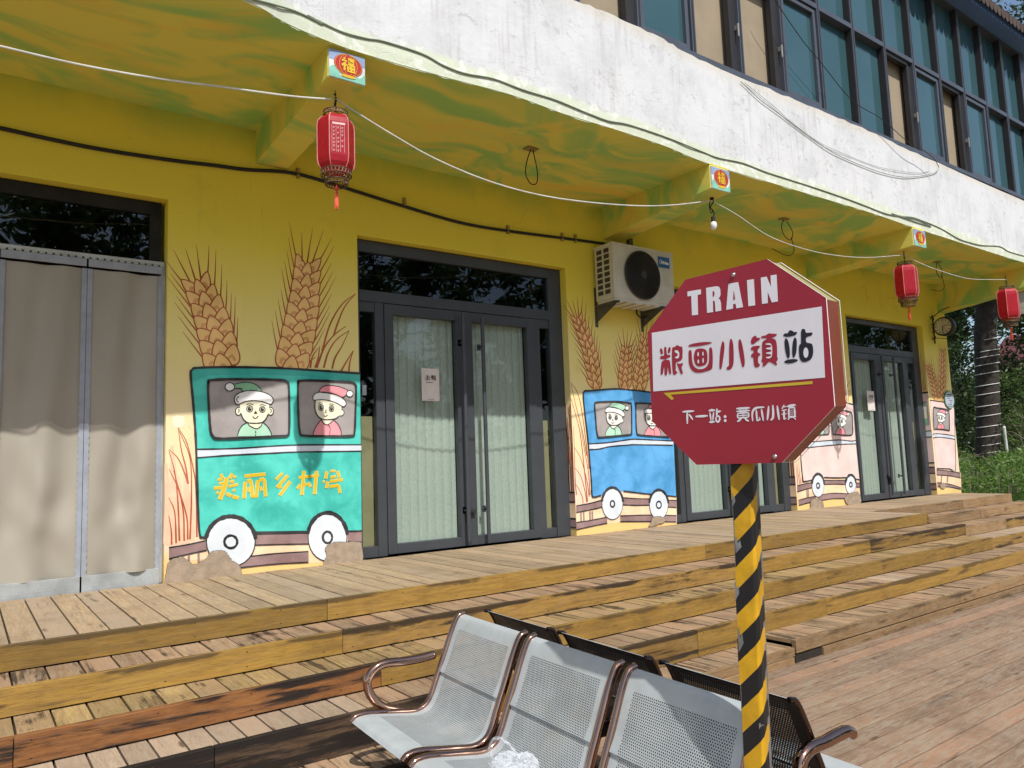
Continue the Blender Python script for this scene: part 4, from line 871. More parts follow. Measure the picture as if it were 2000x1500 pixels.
# papers on the doors
def notice(cx, cz, w_, h_, label, sl):
    t = MB(); n = 8; Y = .08
    for i in range(n):
        x0, x1 = cx-w_/2+w_*i/n, cx-w_/2+w_*(i+1)/n
        f_ = lambda x: Y-.004-.010*math.sin((x-cx)/w_*3.1+.5)**2
        t.quad((x0, f_(x0), cz-h_/2+sl*(x0-cx)), (x1, f_(x1), cz-h_/2+sl*(x1-cx)), (x1, f_(x1), cz+h_/2+sl*(x1-cx)), (x0, f_(x0), cz+h_/2+sl*(x0-cx)), 0)
    put_char(t, '出', w_*.27, Vector((cx-w_*.17, Y-.018, cz+h_*.22)), EX, EZ, EY, w_*.032, 1); put_char(t, '租', w_*.27, Vector((cx+w_*.16, Y-.018, cz+h_*.22)), EX, EZ, EY, w_*.032, 1)
    t.box(cx-w_*.28, cx+w_*.12, Y-.0185, Y-.018, cz+h_*.055, cz+h_*.07, 1); t.box(cx-w_*.2, cx+w_*.16, Y-.0185, Y-.018, cz-h_*.46, cz-h_*.45, 1)
    o = t.build('notice', [m_paper, m_sblack], None, org=Vector((cx, Y, cz-h_/2))); tag(o, label, 'notice', 'for rent papers on the doors')
notice(3.46, 1.508, .185, .30, 'white paper notice on the near double door, left leaf', -.02)
notice(11.14, 1.50, .205, .30, 'white paper notice on the far double door by the clock', -.03)

# air conditioner
ac = thing('air_conditioner', 'cream outdoor air conditioner unit with round black fan grille on wall brackets', 'air conditioner', (5.94, 0, 2.44))
X0, X1, Z0, Z1, YB, YF = 5.475, 6.405, 2.425, 3.04, -.045, -.325
c_ = MB(); c_.box(X0, X1, YF, YB, Z0+.03, Z1-.012); c_.box(X0-.006, X1+.006, YF-.006, YB+.004, Z1-.012, Z1+.012); c_.box(X0+.01, X1-.01, YF+.006, YB-.01, Z0, Z0+.03)
for i in range(4): c_.box(6.23, 6.37, YF-.003, YF+.001, 2.76-.035*i, 2.763-.035*i)
for i in range(6): c_.box(X0+.05+.14*i, X0+.13+.14*i, YF+.01, YB-.02, Z0-.012, Z0)
cas = c_.build('casing', m_acw, ac, bevel=.008)
l_ = MB()
for r_ in range(8):
    zz = Z0+.085+r_*.064
    for y0, y1 in ((YF+.055, YF+.135), (YF+.165, YF+.245)): l_.box(X0-.0018, X0+.002, y0, y1, zz, zz+.046)
l_.build('side_grille', m_acf, cas)
fg = MB(); FC = Vector((5.90, YF-.012, 2.735)); ax_ = Matrix.Rotation(math.pi/2, 3, 'X'); RF = .262
fg.lathe([(0, .004), (RF, .004)], 40, FC, 1, ax_)
for i in range(15):
    rr_ = .045+i*(RF-.05)/14.5; fg.tube([FC+Vector((rr_*math.cos(a), -.008-.016*(1-(rr_/RF)**2), rr_*math.sin(a))) for a in [2*math.pi*j/40 for j in range(40)]], .0024, 4, 0, closed=True)
for i in range(36):
    a = 2*math.pi*i/36; fg.tube([FC+Vector((q*math.cos(a+q*2.2), -.006-.016*(1-(q/RF)**2), q*math.sin(a+q*2.2))) for q in (.045, .1, .16, .21, RF)], .0018, 4, 0)
fg.tube([FC+Vector((RF*math.cos(a), -.004, RF*math.sin(a))) for a in [2*math.pi*j/48 for j in range(48)]], .009, 8, 0, closed=True)
fg.lathe([(0, .030), (.04, .028), (.046, .02)], 24, FC, 0, ax_)
fg.build('fan_grille', [m_acd, m_room], ac)
bd = MB(); bd.box(6.165, 6.345, YF-.008, YF-.001, 2.865, 2.985, 0); put_text(bd, 'Midea', .05, Vector((6.268, YF-.0095, 2.92)), EX, EZ, 1, .002)
bd.tube([(6.205+.022*math.cos(a), YF-.009, 2.925+.022*math.sin(a)) for a in [.8+4.6*i/14 for i in range(15)]], .0025, 4, 1); bd.build('badge', [m_acb, m_swhite], ac)
for bx in (5.50, 6.20):
    b_ = MB(); b_.box(bx-.018, bx+.018, -.012, -.001, 2.19, 2.62); b_.box(bx-.018, bx+.018, -.36, -.012, 2.395, 2.42)
    b_.v += [Vector(p) for p in ((bx-.004,-.012,2.235),(bx-.004,-.33,2.395),(bx-.004,-.012,2.395),(bx+.004,-.012,2.235),(bx+.004,-.33,2.395),(bx+.004,-.012,2.395))]; i = len(b_.v)-6
    b_.face((i,i+1,i+2)); b_.face((i+5,i+4,i+3)); b_.face((i,i+3,i+4,i+1)); b_.build('bracket', m_brk, ac, bevel=.002)
h_ = MB(); h_.tube(cat([(6.02,-.1,2.425),(6.03,-.1,2.36),(6.12,-.08,2.33),(6.22,-.06,2.37),(6.30,-.1,2.42)], 6), .008, 6); h_.build('drain_hose', m_bwire, ac, smooth=True)
dk = MB(); dk.box(6.02, 6.075, -.05, -.004, 3.02, 3.25); tag(dk.build('conduit', m_brk, None, org=Vector((6.05, 0, 3.02))), 'short grey trunking on wall above the air conditioner', 'conduit')

# lanterns
def lantern(loc, sc, label, rot, writing):
    root = thing('red_lantern', label, 'lantern', loc, 'red lanterns hanging under the canopy beams', rot)
    L0 = Vector(loc); o = Vector((0, 0, 0))
    def bl(mb, name, mats, **k_):
        for i, v in enumerate(mb.v): mb.v[i] = v*sc
        ob = mb.build(name, mats, None, **k_); ob.parent = root; ORG[ob.name] = o; return ob
    b = MB(); R0 = .123
    prof = [(.072, -.085), (.098, -.098), (.118, -.125), (R0, -.16), (R0, -.385), (.117, -.425), (.098, -.455), (.078, -.47)]
    b.lathe(prof, 6, (0,0,0), 0, None, (1, 1), math.pi/6); bod = bl(b, 'shade', MATS['lantern_cloth_red'], bevel=.006)
    r_ = MB()
    for j in range(6):
        a = math.pi/6+j*math.pi/3; r_.tube([(q*1.008*math.cos(a), q*1.008*math.sin(a), z_) for q, z_ in prof], .0032, 5)
    ro = bl(r_, 'ribs', m_lrib, smooth=True)
    ca_, cb_ = MB(), MB()
    for rr_, zz in ((.078, -.05), (.08, -.078), (.098, -.462), (.100, -.495), (.080, -.50), (.078, -.53), (.074, -.555)):
        c_ = ca_ if zz > -.2 else cb_
        c_.tube([(rr_*math.cos(a), rr_*math.sin(a), zz) for a in [2*math.pi*i/28 for i in range(28)]], .004, 5, 0, closed=True)
    for lo, hi, ra, rb_ in ((-.078, -.05, .08, .078), (-.495, -.462, .1, .098), (-.53, -.50, .078, .08), (-.555, -.53, .074, .078)):
        c_ = ca_ if lo > -.2 else cb_
        for i in range(26):
            a = 2*math.pi*i/26; a2 = a+.16
            c_.tube([(ra*math.cos(a), ra*math.sin(a), lo), (rb_*math.cos(a2), rb_*math.sin(a2), hi)], .0022, 4); c_.tube([(ra*math.cos(a2), ra*math.sin(a2), lo), (rb_*math.cos(a), rb_*math.sin(a), hi)], .0022, 4)
    bl(ca_, 'collar', m_lcol); bl(cb_, 'collar', m_lcol)
    h_ = MB(); h_.tube([(0,0,0),(0.004,0,-.02),(-.004,0,-.03),(0,0,-.05)], .004, 6); h_.tube([(-.078,0,-.05),(0,0,-.045),(.078,0,-.05)], .003, 5)
    for zz in (-.004, .012, .03, .05, .075): h_.lathe([(0,.008),(.009,.004),(.009,-.004),(0,-.008)], 8, (0.005*math.sin(zz*300), 0, zz))
    h_.tube([(0,0,.12),(0,0,-.01)], .0025, 5); bl(h_, 'hook', m_bwire)
    t_ = MB(); t_.tube([(0,0,-.55),(0,0,-.575)], .003, 5); t_.lathe([(0,-.565),(.016,-.575),(.011,-.595),(.008,-.60)], 10)
    for i in range(16):
        a = 2*math.pi*i/16; t_.tube([(.006*math.cos(a), .006*math.sin(a), -.6), (.010*math.cos(a), .010*math.sin(a), -.63), (.012*math.cos(a), .012*math.sin(a), -.70-.012*(i % 3))], .003, 4)
    bl(t_, 'tassel', m_tassel)
    if writing:
        w_ = MB(); ap = R0*math.cos(math.pi/6)+.0015; rr = random.Random(4)
        for j in (4,):
            a = j*math.pi/3+math.pi/3*0; n_ = Vector((math.cos(a), math.sin(a), 0)); t2 = Vector((-math.sin(a), math.cos(a), 0))
            bx = lambda u0, u1, z0, z1: w_.quad(n_*ap+t2*u0+EZ*z0, n_*ap+t2*u1+EZ*z0, n_*ap+t2*u1+EZ*z1, n_*ap+t2*u0+EZ*z1)
            bx(-.042, .042, -.182, -.168)
            for u in (-.045, -.018, .010, .036): bx(u-.0008, u+.0008, -.37, -.185)
            for u in (-.032, -.004, .023):
                z_ = -.20
                while z_ > -.36:
                    for q in range(3): bx(u-.006, u+.006-.003*q, z_-.005*q, z_-.005*q+.0022)
                    bx(u-.001, u+.001, z_-.012, z_+.002); z_ -= rr.uniform(.022, .04)
        bl(w_, 'writing', m_lglyph)
    return root
lh = [(655, 182, 3.292, 1.0, 'nearest red lantern with pale writing and orange tassel', .30, True), (1765, 492, 3.275, 1.12, 'red lantern above the far door, second from the corner', .75, False), (1964, 541, 3.19, 1.16, 'farthest red lantern hanging by the corner tree', .75, False)]
HK = []
for px, py, z_, s_, lb, ro, wr in lh:
    p = onZ(px, py, z_); HK.append(p.copy()); lantern((p.x, p.y, z_-.085), s_, lb, ro, wr)
# bare bulb on the second beam
p2 = onZ(1390, 384, 3.292); HK.insert(1, p2.copy())
lb = thing('light_bulb', 'white bulb hanging on black flex from the second beam', 'bulb', p2)
m_ = MB(); m_.tube(cat([p2, p2+Vector((.02,0,-.05)), p2+Vector((-.03,0,-.11)), p2+Vector((.02,0,-.16)), p2+Vector((0,0,-.215))], 5), .006, 6); m_.tube(cat([p2, p2+Vector((-.045,0,-.10)), p2+Vector((-.02,0,-.17)), p2+Vector((.01,0,-.13))], 5), .005, 6)
m_.lathe([(0,-.0),(.02,-.012),(.02,-.03),(0,-.04)], 10, p2); m_.lathe([(.0,-.20),(.019,-.205),(.021,-.255),(.0,-.258)], 12, p2); m_.build('flex', m_bwire, lb, smooth=True)
m_ = MB(); m_.lathe([(.018,-.252),(.03,-.268),(.034,-.29),(.028,-.318),(.012,-.334),(0,-.337)], 16, p2); m_.build('bulb', m_bulb, lb, smooth=True)
# loose wires left hanging from soffit plates
loops = [((1037, 291), [(0,0,0),(-.05,0,-.12),(-.07,0,-.24),(-.02,0,-.32),(.05,0,-.30),(.06,0,-.18),(.02,0,0)], 'loop of black wire hanging from soffit between first and second beam'),
         ((1531, 428), [(0,0,0),(-.06,0,-.10),(-.02,0,-.2),(.10,0,-.24),(.16,0,-.14),(.06,0,-.02)], 'tangled wire with loose tail hanging from soffit before the third beam'),
         ((1830, 512), [(0,0,0),(-.05,0,-.14),(.06,0,-.24),(.14,0,-.12),(.03,0,-.01)], 'wire loop hanging from soffit near the end beam')]
for ii, ((px, py), sh, lab) in enumerate(loops):
    p = onZ(px, py, ZC-.006); o = thing('ceiling_wire', lab, 'wire', p, 'loose wires on the soffit')
    m_ = MB(); m_.tube(cat([p+Vector(q) for q in sh], 6), .005, 5)
    if ii: m_.tube(cat([p+Vector((.12,0,-.2)), p+Vector((.16,0,-.36)), p+Vector((.02,0,-.44)), p+Vector((-.28,0,-.40 if ii == 1 else -.45))], 6), .0045, 5)
    m_.build('wire', m_bwire, o, smooth=True); m_ = MB(); m_.box(p.x-.06, p.x+.06, p.y-.04, p.y+.04, p.z-.006, p.z+.001); m_.build('plate', m_clip, o)
# cables
def cable(name, pts, r, mat, label, nb=None, n=5):
    m_ = MB(); m_.tube(cat(pts, n), r, 7); o = m_.build(name, mat, None, smooth=True, org=Vector(pts[0])); tag(o, label, 'cable', None)
    if nb:
        for q in nb:
            c_ = MB(); c_.box(q.x-.012, q.x+.012, q.y-.012, q.y+.02, q.z-.03, q.z+.055); c_.build('cable_clip', m_clip, o)
    return o
bc = [(-60,240),(0,250),(100,272),(200,292),(330,312),(420,323),(480,331),(560,336),(620,350),(700,375),(780,400),(900,435),(1000,452),(1100,465),(1190,477)]
cable('wall_cable', [Vector((-3.1, -.014, 3.10)), Vector((-1.4, -.014, 3.08))]+[onY(a, b, -.014) for a, b in bc], .015, m_bwire, 'thick black cable sagging along the yellow wall to the air conditioner', [onY(a, b, -.014) for a, b in ((582,341),(790,398),(992,451),(1098,465),(1124,468))])
z1, z2, z3, z8 = ZM(0,0,2.857), ZM(600,0,2.857), ZM(1300,0,2.857), ZM(1700,380,6.667)
gc = [z1(p) for p in ((1300,-40),(1430,0),(1640,60),(1800,135),(2000,195))][:4]+[z2(p) for p in ((0,85),(90,130),(200,180),(330,215),(430,232),(640,300),(760,365),(880,410),(1040,440),(1200,500),(1390,560),(1560,630),(1680,675),(1790,695),(2000,765))]+[z3(p) for p in ((200,845),(290,880),(430,910),(560,960),(700,1005),(840,1050),(1000,1105),(1120,1150),(1240,1195),(1390,1222),(1480,1265))]+[z8(p) for p in ((300,255),(400,280),(560,300),(700,350),(850,410),(960,465),(1150,575),(1300,625),(1450,660),(1680,675),(1800,740),(2000,800))]
def edgeY(x):
    for p, q in zip(ep, ep[1:]):
        if p.x <= x <= q.x: return p.y+(q.y-p.y)*(x-p.x)/max(q.x-p.x, 1e-6)
    return -1.5
def onF(px, py, off=-.0055):
    P = onY(px, py, -1.53)
    for _ in range(3): P = onY(px, py, edgeY(P.x)+off)
    return P
cable('fascia_cable', [onF(a, b) for a, b in gc], .006, m_gwire, 'grey green cable pinned along the lower edge of the white band')
cable('strung_wire', [Vector((-3.1, -1.45, 3.40)), Vector((-1.5, -1.42, 3.33))]+[onY(a, b, -1.40) for a, b in ((-90,68),(0,90),(150,125),(300,152),(450,172),(570,188),(648,194))], .006, m_lwire, 'white wire running left from the nearest lantern')
def span(A, B, pts, label): cable('strung_wire', [A]+[onY(a, b, A.y+(B.y-A.y)*(i+1)/(len(pts)+1)) for i, (a, b) in enumerate(pts)]+[B], .0055 if A.x < 5 else .004, m_lwire, label)
dz = Vector((0, 0, -.04))
span(HK[0]+dz, HK[1]+dz, ((700,222),(770,265),(850,310),(950,352),(1050,380),(1150,395),(1250,402),(1320,400)), 'white wire sagging between nearest lantern and bare bulb')
span(HK[1]+dz, HK[2]+dz, ((1440,420),(1500,460),(1560,483),(1620,497),(1690,503)), 'white wire between the bare bulb and the second lantern')
span(HK[2]+dz, HK[3]+dz, ((1800,515),(1840,530),(1890,544),(1935,546)), 'white wire between the two far lanterns')
cable('loose_wire', [onF(*z3(p), -.014) for p in ((420,455),(520,550),(640,640),(800,760),(950,860),(1150,945),(1300,985),(1400,985),(1500,965),(1524,940))], .0038, m_gwire, 'thin dark wire drooping over the white band below the windows')
cable('loose_wire', [onF(*z3(p), -.010) for p in ((440,462),(600,590),(700,680),(850,790),(1000,860),(1200,935),(1400,965),(1470,955))], .0022, m_gwire, 'finer grey wire drooping beside the dark one on the white band')
cable('loose_wire', [onY(*z3(p), -1.62) for p in ((560,-90),(610,0),(760,220),(860,340),(1040,560),(1200,660),(1350,790),(1440,840),(1500,890),(1526,935))], .0042, m_bwire, 'black wire slanting across the teal windows')
# wall clock
ck = thing('station_clock', 'round double sided clock on a scrolled iron bracket at the corner', 'clock', (13.2, 0, 2.5))
CX, CYc, CZ = 13.10, -.235, 2.745; rx90 = Matrix.Rotation(math.pi/2, 3, 'Y')
m_ = MB(); m_.lathe([(.0,-.07),(.15,-.07),(.16,-.05),(.16,.05),(.15,.07),(0,.07)], 32, (CX, CYc, CZ), 0, rx90); cs = m_.build('case', m_iron, ck, smooth=True)
m_ = MB(); m_.lathe([(0,-.072),(.132,-.072)], 32, (CX, CYc, CZ), 0, rx90); fc_ = m_.build('dial', m_cface, ck)
m_ = MB(); XF = CX-.075
for i in range(12):
    a = math.pi*2*i/12; m_.ribbon([(XF, CYc+.098*math.sin(a), CZ+.098*math.cos(a)), (XF, CYc+.122*math.sin(a), CZ+.122*math.cos(a))], .012, EX, 0)
m_.ribbon([(XF-.001, CYc, CZ+.01), (XF-.001, CYc+.008, CZ-.085)], .012, EX, 0); m_.ribbon([(XF-.001, CYc+.01, CZ), (XF-.001, CYc-.10, CZ+.012)], .008, EX, 0); m_.build('hands', m_iron, fc_)
m_ = MB(); m_.tube([(CX+.1,-.012,2.50),(CX+.1,-.012,2.985)], .011, 8)
m_.tube(cat([(CX,-.012,2.94),(CX,-.08,2.95),(CX,-.2,3.02),(CX,-.33,3.06)], 6), .008, 6); m_.tube(cat([(CX,-.012,2.56),(CX,-.10,2.57),(CX,-.2,2.55),(CX,-.30,2.53)], 6), .006, 6)
for cz_, sg in ((2.9, 1), (2.6, -1)):
    m_.tube([(CX, -.055+(.04-.0035*i)*math.cos(i*.55*sg), cz_+(.04-.0035*i)*math.sin(i*.55*sg)) for i in range(12)], .006, 5)
m_.tube(cat([(CX,-.02,2.68),(CX,-.06,2.70),(CX,-.04,2.75),(CX,-.06,2.80),(CX,-.02,2.82)], 6), .006, 5); m_.build('bracket', m_iron, ck, smooth=True)
# oval plaque
m_ = MB(); n = 36; el = lambda rx, rz, y: [(13.505+rx*math.cos(2*math.pi*i/n), y, 1.555+rz*math.sin(2*math.pi*i/n)*(1+.06*(abs(math.sin(2*math.pi*i/n)) > .97))) for i in range(n)]
o1, o2, o3 = el(.178, .150, -.02), el(.178, .150, -.022), el(.16, .135, -.0235)
for i in range(n): m_.quad(o1[i], o1[(i+1) % n], (o1[(i+1) % n][0], 0, o1[(i+1) % n][2]), (o1[i][0], 0, o1[i][2]), 1)
m_.poly(o2, 1); m_.poly(o3, 0)
for i, (a, b) in enumerate(((-.07,.09),(-.08,.04),(-.08,.02),(-.02,.09),(-.0,.07),(-.07,.06),(-.07,.05))): m_.box(13.505+a, 13.505+b, -.0255, -.024, 1.63-.03*i-(.012 if i > 3 else 0), 1.638-.03*i-(.012 if i > 3 else 0)+(.012 if i == 0 else 0), 2)
tag(m_.build('oval_plaque', [m_plq, m_plqg, m_sblack], None, org=Vector((13.505, 0, 1.4))), 'small pale blue oval plaque with green rim on the corner pier', 'plaque')

# ------------------------------------------------------------------ station sign on its striped pole
yw = R(-4.3); U = Vector((math.sin(yw), math.cos(yw), 0)); NS = Vector((-U.y, U.x, 0)); P0 = dep(1455, 710, 1.95)
pt_, pb_ = dep(1454, 905, 1.995), dep(1479, 1470, 1.915)
axp = (pt_-pb_).normalized(); foot = pb_+axp*((-.66-pb_.z)/axp.z); head = pt_+axp*((.80-pt_.z)/axp.z)
sg = thing('station_sign', 'red octagonal TRAIN station sign on a yellow and black striped pole', 'sign', foot)
vw = Vector((CAM.x-pt_.x, CAM.y-pt_.y, 0)).normalized(); lf = Vector((-RIGHT.x, -RIGHT.y, 0)).normalized()
th = R(25); n1_ = (vw*math.cos(th)+lf*math.sin(th)); n2_ = Vector((n1_.y*-1, n1_.x, 0)); 
if n2_.dot(lf) > 0: n2_ = -n2_
AP = .051; h2 = AP/2
m_ = MB(); T0, T1 = foot, head
ring = [(-h2, -h2), (h2, -h2), (h2, h2), (-h2, h2)]
pts8 = []
for a, b in ((-1,-1),(1,-1),(1,1),(-1,1)):
    c_ = .80 
    pts8 += [(a*h2, b*h2*c_), (a*h2*c_, b*h2)] if a*b < 0 else [(a*h2*c_, b*h2), (a*h2, b*h2*c_)]
ang = sorted(pts8, key=lambda p: math.atan2(p[1], p[0]))
for Q in (T0, T1): m_.v += [Q+n1_*a+n2_*b for a, b in ang]
for j in range(8): m_.face((j, (j+1) % 8, 8+(j+1) % 8, 8+j))
m_.face(range(8, 16))
pole = m_.build('pole', m_galv, sg)
# wound warning tape: strips that follow the pole round its corner, worn away at the back edge
HL = (head-foot).length; rt = random.Random(8)
def onpole(s, z, off=.0012):
    # s runs along the camera-left face (0..AP) then round to the right face (AP..2AP)
    cut = h2*.2
    if s <= AP-cut: p = n1_*(h2+off)+n2_*(s-h2)
    elif s <= AP+cut:
        t = (s-(AP-cut))/(2*cut); p = n1_*(h2+off-cut*t)+n2_*(h2-cut+cut*t+off*t)
    else: p = n2_*(h2+off)+n1_*(h2-(s-AP))
    return foot+p+axp*z
PER, SLP, z0_ = .118, 1.12, .02
for col_, lo, hi in ((0, 0, .5), (1, .5, 1.0)):
    m_ = MB(); k_ = -2
    while z0_+k_*PER < HL:
        send = rt.uniform(1.45, 1.95)*AP; sst = rt.uniform(.0, .10)*AP; N_ = 18
        A = []
        for i in range(N_+1):
            s = sst+(send-sst)*i/N_; j1 = rt.uniform(-.002, .002); 
            za = z0_+(k_+lo)*PER+SLP*s+j1*.3; zb = z0_+(k_+hi)*PER+SLP*s
            if i > N_-3: za += rt.uniform(0, .012); zb -= rt.uniform(0, .012)
            A.append((onpole(s, min(max(za, .002), HL), .0012+.0003*col_), onpole(s, min(max(zb, .002), HL), .0012+.0003*col_)))
        for p, q in zip(A, A[1:]): m_.quad(p[0], q[0], q[1], p[1])
        k_ += 1
    m_.build('tape', [m_tapey, m_tapek][col_], pole, smooth=False)
for s, z_, w_, h_ in ((.10, 1.18, .30, .035), (.05, .93, .25, .05), (.0, 1.06, .2, .04), (.02, .58, .3, .05), (.0, .40, .16, .04), (.05, 1.30, .15, .03), (.85, .75, .25, .012), (.0, .22, .2, .05)):
    q = [(s*AP, z_), ((s+w_)*AP, z_+h_*.5), ((s+w_*.8)*AP, z_+h_), ((s+w_*.4)*AP, z_+h_*.75), ((s+w_*.25)*AP, z_+h_*1.3), (s*AP, z_+h_*1.1)]
    m_ = MB(); m_.poly([onpole(max(a, 0), b, .0021) for a, b in q]); m_.build('torn_patch', m_galv, pole)
oc = [(.127, .258), (-.127, .258), (-.272, .130), (-.272, -.130), (-.127, -.258), (.127, -.258), (.272, -.130), (.272, .130)]
SC = P0+U*.043
O_ = lambda a, b, d, e=1.0: SC+U*a*e+EZ*b*e+NS*d
bx_ = MB()
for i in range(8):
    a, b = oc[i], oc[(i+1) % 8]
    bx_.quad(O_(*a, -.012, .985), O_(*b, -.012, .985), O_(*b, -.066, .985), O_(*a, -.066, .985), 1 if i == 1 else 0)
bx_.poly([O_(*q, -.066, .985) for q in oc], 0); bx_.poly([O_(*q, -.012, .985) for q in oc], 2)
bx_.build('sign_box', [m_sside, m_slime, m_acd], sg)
fp = MB(); fp.poly([O_(*q, 0) for q in oc], 0)
for i in range(8):
    a, b = oc[i], oc[(i+1) % 8]; fp.quad(O_(*a, 0), O_(*b, 0), O_(*b, -.0035), O_(*a, -.0035), 1)
fp.poly([O_(*q, -.0035) for q in oc[::-1]], 1)
face = fp.build('sign_face', [m_sred, m_swhite], sg)
rm_ = MB()
for i in range(8):
    a, b = oc[i], oc[(i+1) % 8]; rm_.tube([O_(*a, -.067), O_(*b, -.067)], .0009, 5)
rm_.build('rear_rim', m_swhite, sg)
class SignDraw(Mural):
    def __init__(s, z): super().__init__(z, lambda p, l: onP(p[0], p[1], P0+NS*(.0007*l), NS)); s.nrm = NS
I = lambda p: p
D = SignDraw(I); D.poly([(1273,650),(1605,598.5),(1611.5,737.5),(1276,764.5)], 0, 1); D.mb.build('white_band', m_swhite, face)
D = SignDraw(I); D.poly([(1296,767.5),(1587,744.3),(1587,750),(1309.5,771),(1316.5,778.5),(1312,781.5)], 0, 1); D.mb.build('arrow', m_syel, face)
D = SignDraw(ZM(1320, 520, 8.333))
for q in ([(188,412),(408,375),(410,455),(355,468),(362,790),(262,800),(250,482),(190,492)],
          [(492,352),(660,325),(705,335),(725,380),(728,460),(712,508),(690,520),(720,545),(735,600),(741,722),(645,740),(638,610),(628,562),(602,563),(608,745),(508,760)],
          [(855,285),(1015,258),(1095,665),(985,685),(972,610),(932,618),(930,690),(820,710)], [(1157,228),(1270,208),(1292,635),(1180,652)],
          [(1382,185),(1478,168),(1548,335),(1542,150),(1640,135),(1662,572),(1562,590),(1495,420),(1498,600),(1402,615)]): D.poly(q, 0, 1)
D.poly([(598,408),(618,404),(628,430),(626,475),(615,490),(602,492)], 1, 2); D.poly([(942,385),(965,538),(935,543)], 1, 2)
D.mb.build('lettering', [m_swhite, m_sred], face)
D = SignDraw(ZM(1260, 640, 10)); D2 = SignDraw(ZM(1420, 600, 9.091)); D2.mb = D.mb
D.ell((318,462), 27, 63, 0, 2, 22, -.22); D.ell((470,440), 26, 63, 0, 2, 22, .18)
for q in ([(395,375),(412,385),(420,480),(435,530),(488,533),(487,575),(430,595),(402,622),(470,635),(490,690),(508,880),(490,910),(465,890),(440,770),(430,900),(405,935),(380,912),(375,780),(365,785),(345,900),(318,920),(303,890),(310,760),(325,665),(385,625),(302,607),(290,578),(320,550),(368,538),(370,400)],
          [(530,400),(550,380),(580,375),(620,342),(650,350),(680,368),(715,370),(730,420),(730,560),(720,610),(680,650),(620,672),(600,702),(600,780),(597,840),(628,865),(620,892),(580,920),(550,915),(540,880),(525,700),(522,500)],
          [(625,690),(670,706),(735,690),(735,730),(712,770),(725,840),(738,880),(720,910),(690,890),(655,800),(625,720)],
          [(845,352),(900,320),(1050,290),(1200,278),(1290,284),(1298,300),(1200,330),(1050,360),(900,371),(850,368)],
          [(850,460),(878,438),(905,460),(915,600),(930,700),(970,770),(1040,808),(1120,805),(1190,770),(1235,700),(1250,600),(1250,420),(1278,382),(1308,420),(1320,560),(1315,760),(1280,820),(1150,865),(1040,880),(960,865),(890,800),(855,700),(848,560)],
          [(960,500),(990,430),(1050,408),(1130,408),(1190,440),(1215,520),(1215,640),(1190,710),(1120,745),(1030,755),(975,700),(952,600)],
          [(1520,262),(1548,320),(1545,450),(1520,640),(1495,780),(1472,812),(1452,780),(1455,600),(1475,400),(1500,290)],
          [(1675,215),(1705,260),(1725,380),(1730,600),(1720,720),(1690,790),(1640,822),(1600,815),(1592,780),(1625,750),(1640,700),(1640,400),(1655,250)],
          [(1848,222),(1880,270),(1920,450),(1945,640),(1940,740),(1915,770),(1890,740),(1850,560),(1825,380),(1825,270)]): D.poly(q, 0, 2, 3)
D.poly([(580,450),(630,440),(665,490),(665,560),(640,600),(592,596),(590,572),(628,552),(640,520),(618,500),(582,480)], 1, 3, 2)
for c_, a, b in (((1035,518),16,43), ((1130,508),14,42), ((1038,660),16,40), ((1133,640),14,52)): D.ell(c_, a, b, 1, 3)
for q in ([(500,505),(520,520),(530,540),(580,545),(580,575),(530,605),(490,640),(460,658),(425,640),(425,600),(445,540)],
          [(430,715),(480,690),(570,685),(582,710),(550,745),(545,800),(590,825),(585,850),(555,880),(550,930),(555,990),(580,1010),(575,1045),(530,1070),(490,1055),(475,1000),(465,900),(430,885),(430,840),(465,810),(465,770),(425,755)],
          [(605,520),(680,500),(740,465),(780,468),(875,475),(878,500),(830,530),(790,550),(850,570),(880,640),(890,800),(890,880),(902,910),(890,950),(870,975),(890,1015),(870,1030),(820,1005),(760,970),(720,990),(680,1035),(640,1052),(625,1035),(640,990),(612,970),(615,930),(625,880),(620,660),(645,600),(700,570),(690,552),(615,548)]): D2.poly(q, 0, 2, 3)
D2.poly([(690,648),(760,638),(795,680),(802,740),(802,800),(795,870),(760,908),(700,905),(698,886),(760,872),(788,848),(760,834),(700,826),(698,806),(760,796),(792,772),(760,752),(700,745),(698,724),(760,714),(788,690),(760,672),(690,664)], 1, 3, 2)
D.mb.build('lettering', [m_sred, m_swhite, m_sblack], face); D2 = SignDraw(ZM(1420, 600, 9.091)); D = D2
for q in ([(1000,490),(1030,465),(1075,460),(1100,420),(1130,410),(1170,425),(1182,440),(1240,440),(1235,470),(1200,500),(1100,525),(1030,522),(1002,510)],
          [(1050,553),(1085,600),(1110,720),(1115,860),(1095,905),(1065,890),(1035,780),(1020,650),(1025,575)], [(1210,537),(1235,580),(1238,700),(1225,820),(1190,895),(1165,880),(1155,780),(1165,640),(1185,560)],
          [(1020,962),(1080,930),(1200,920),(1255,935),(1240,960),(1160,990),(1080,1000),(1025,985)],
          [(1355,382),(1385,400),(1395,440),(1420,455),(1500,448),(1518,465),(1500,500),(1440,520),(1405,540),(1400,590),(1420,630),(1480,640),(1515,670),(1530,760),(1520,860),(1480,930),(1400,970),(1340,970),(1300,930),(1280,850),(1275,720),(1290,660),(1312,640),(1312,450),(1325,400)]): D2.poly(q, 2, 2, 3)
D2.ell((1400,808), 45, 92, 1, 3)
D.mb.build('lettering', [m_sred, m_swhite, m_sblack], face)
D = SignDraw(ZM(1320, 750, 8)); PX = .00016
def bstroke(pts, wd):
    tp = lambda t: .62+.5*math.sin(math.pi*min(max(t, .0), 1))**.6
    D.line(pts, wd*PX*1.22, 0, 1, 4, False, tp)
    for p in (pts[0], pts[-1]): D.ell(p, wd*.37, wd*.40, 0, 1.3, 10)
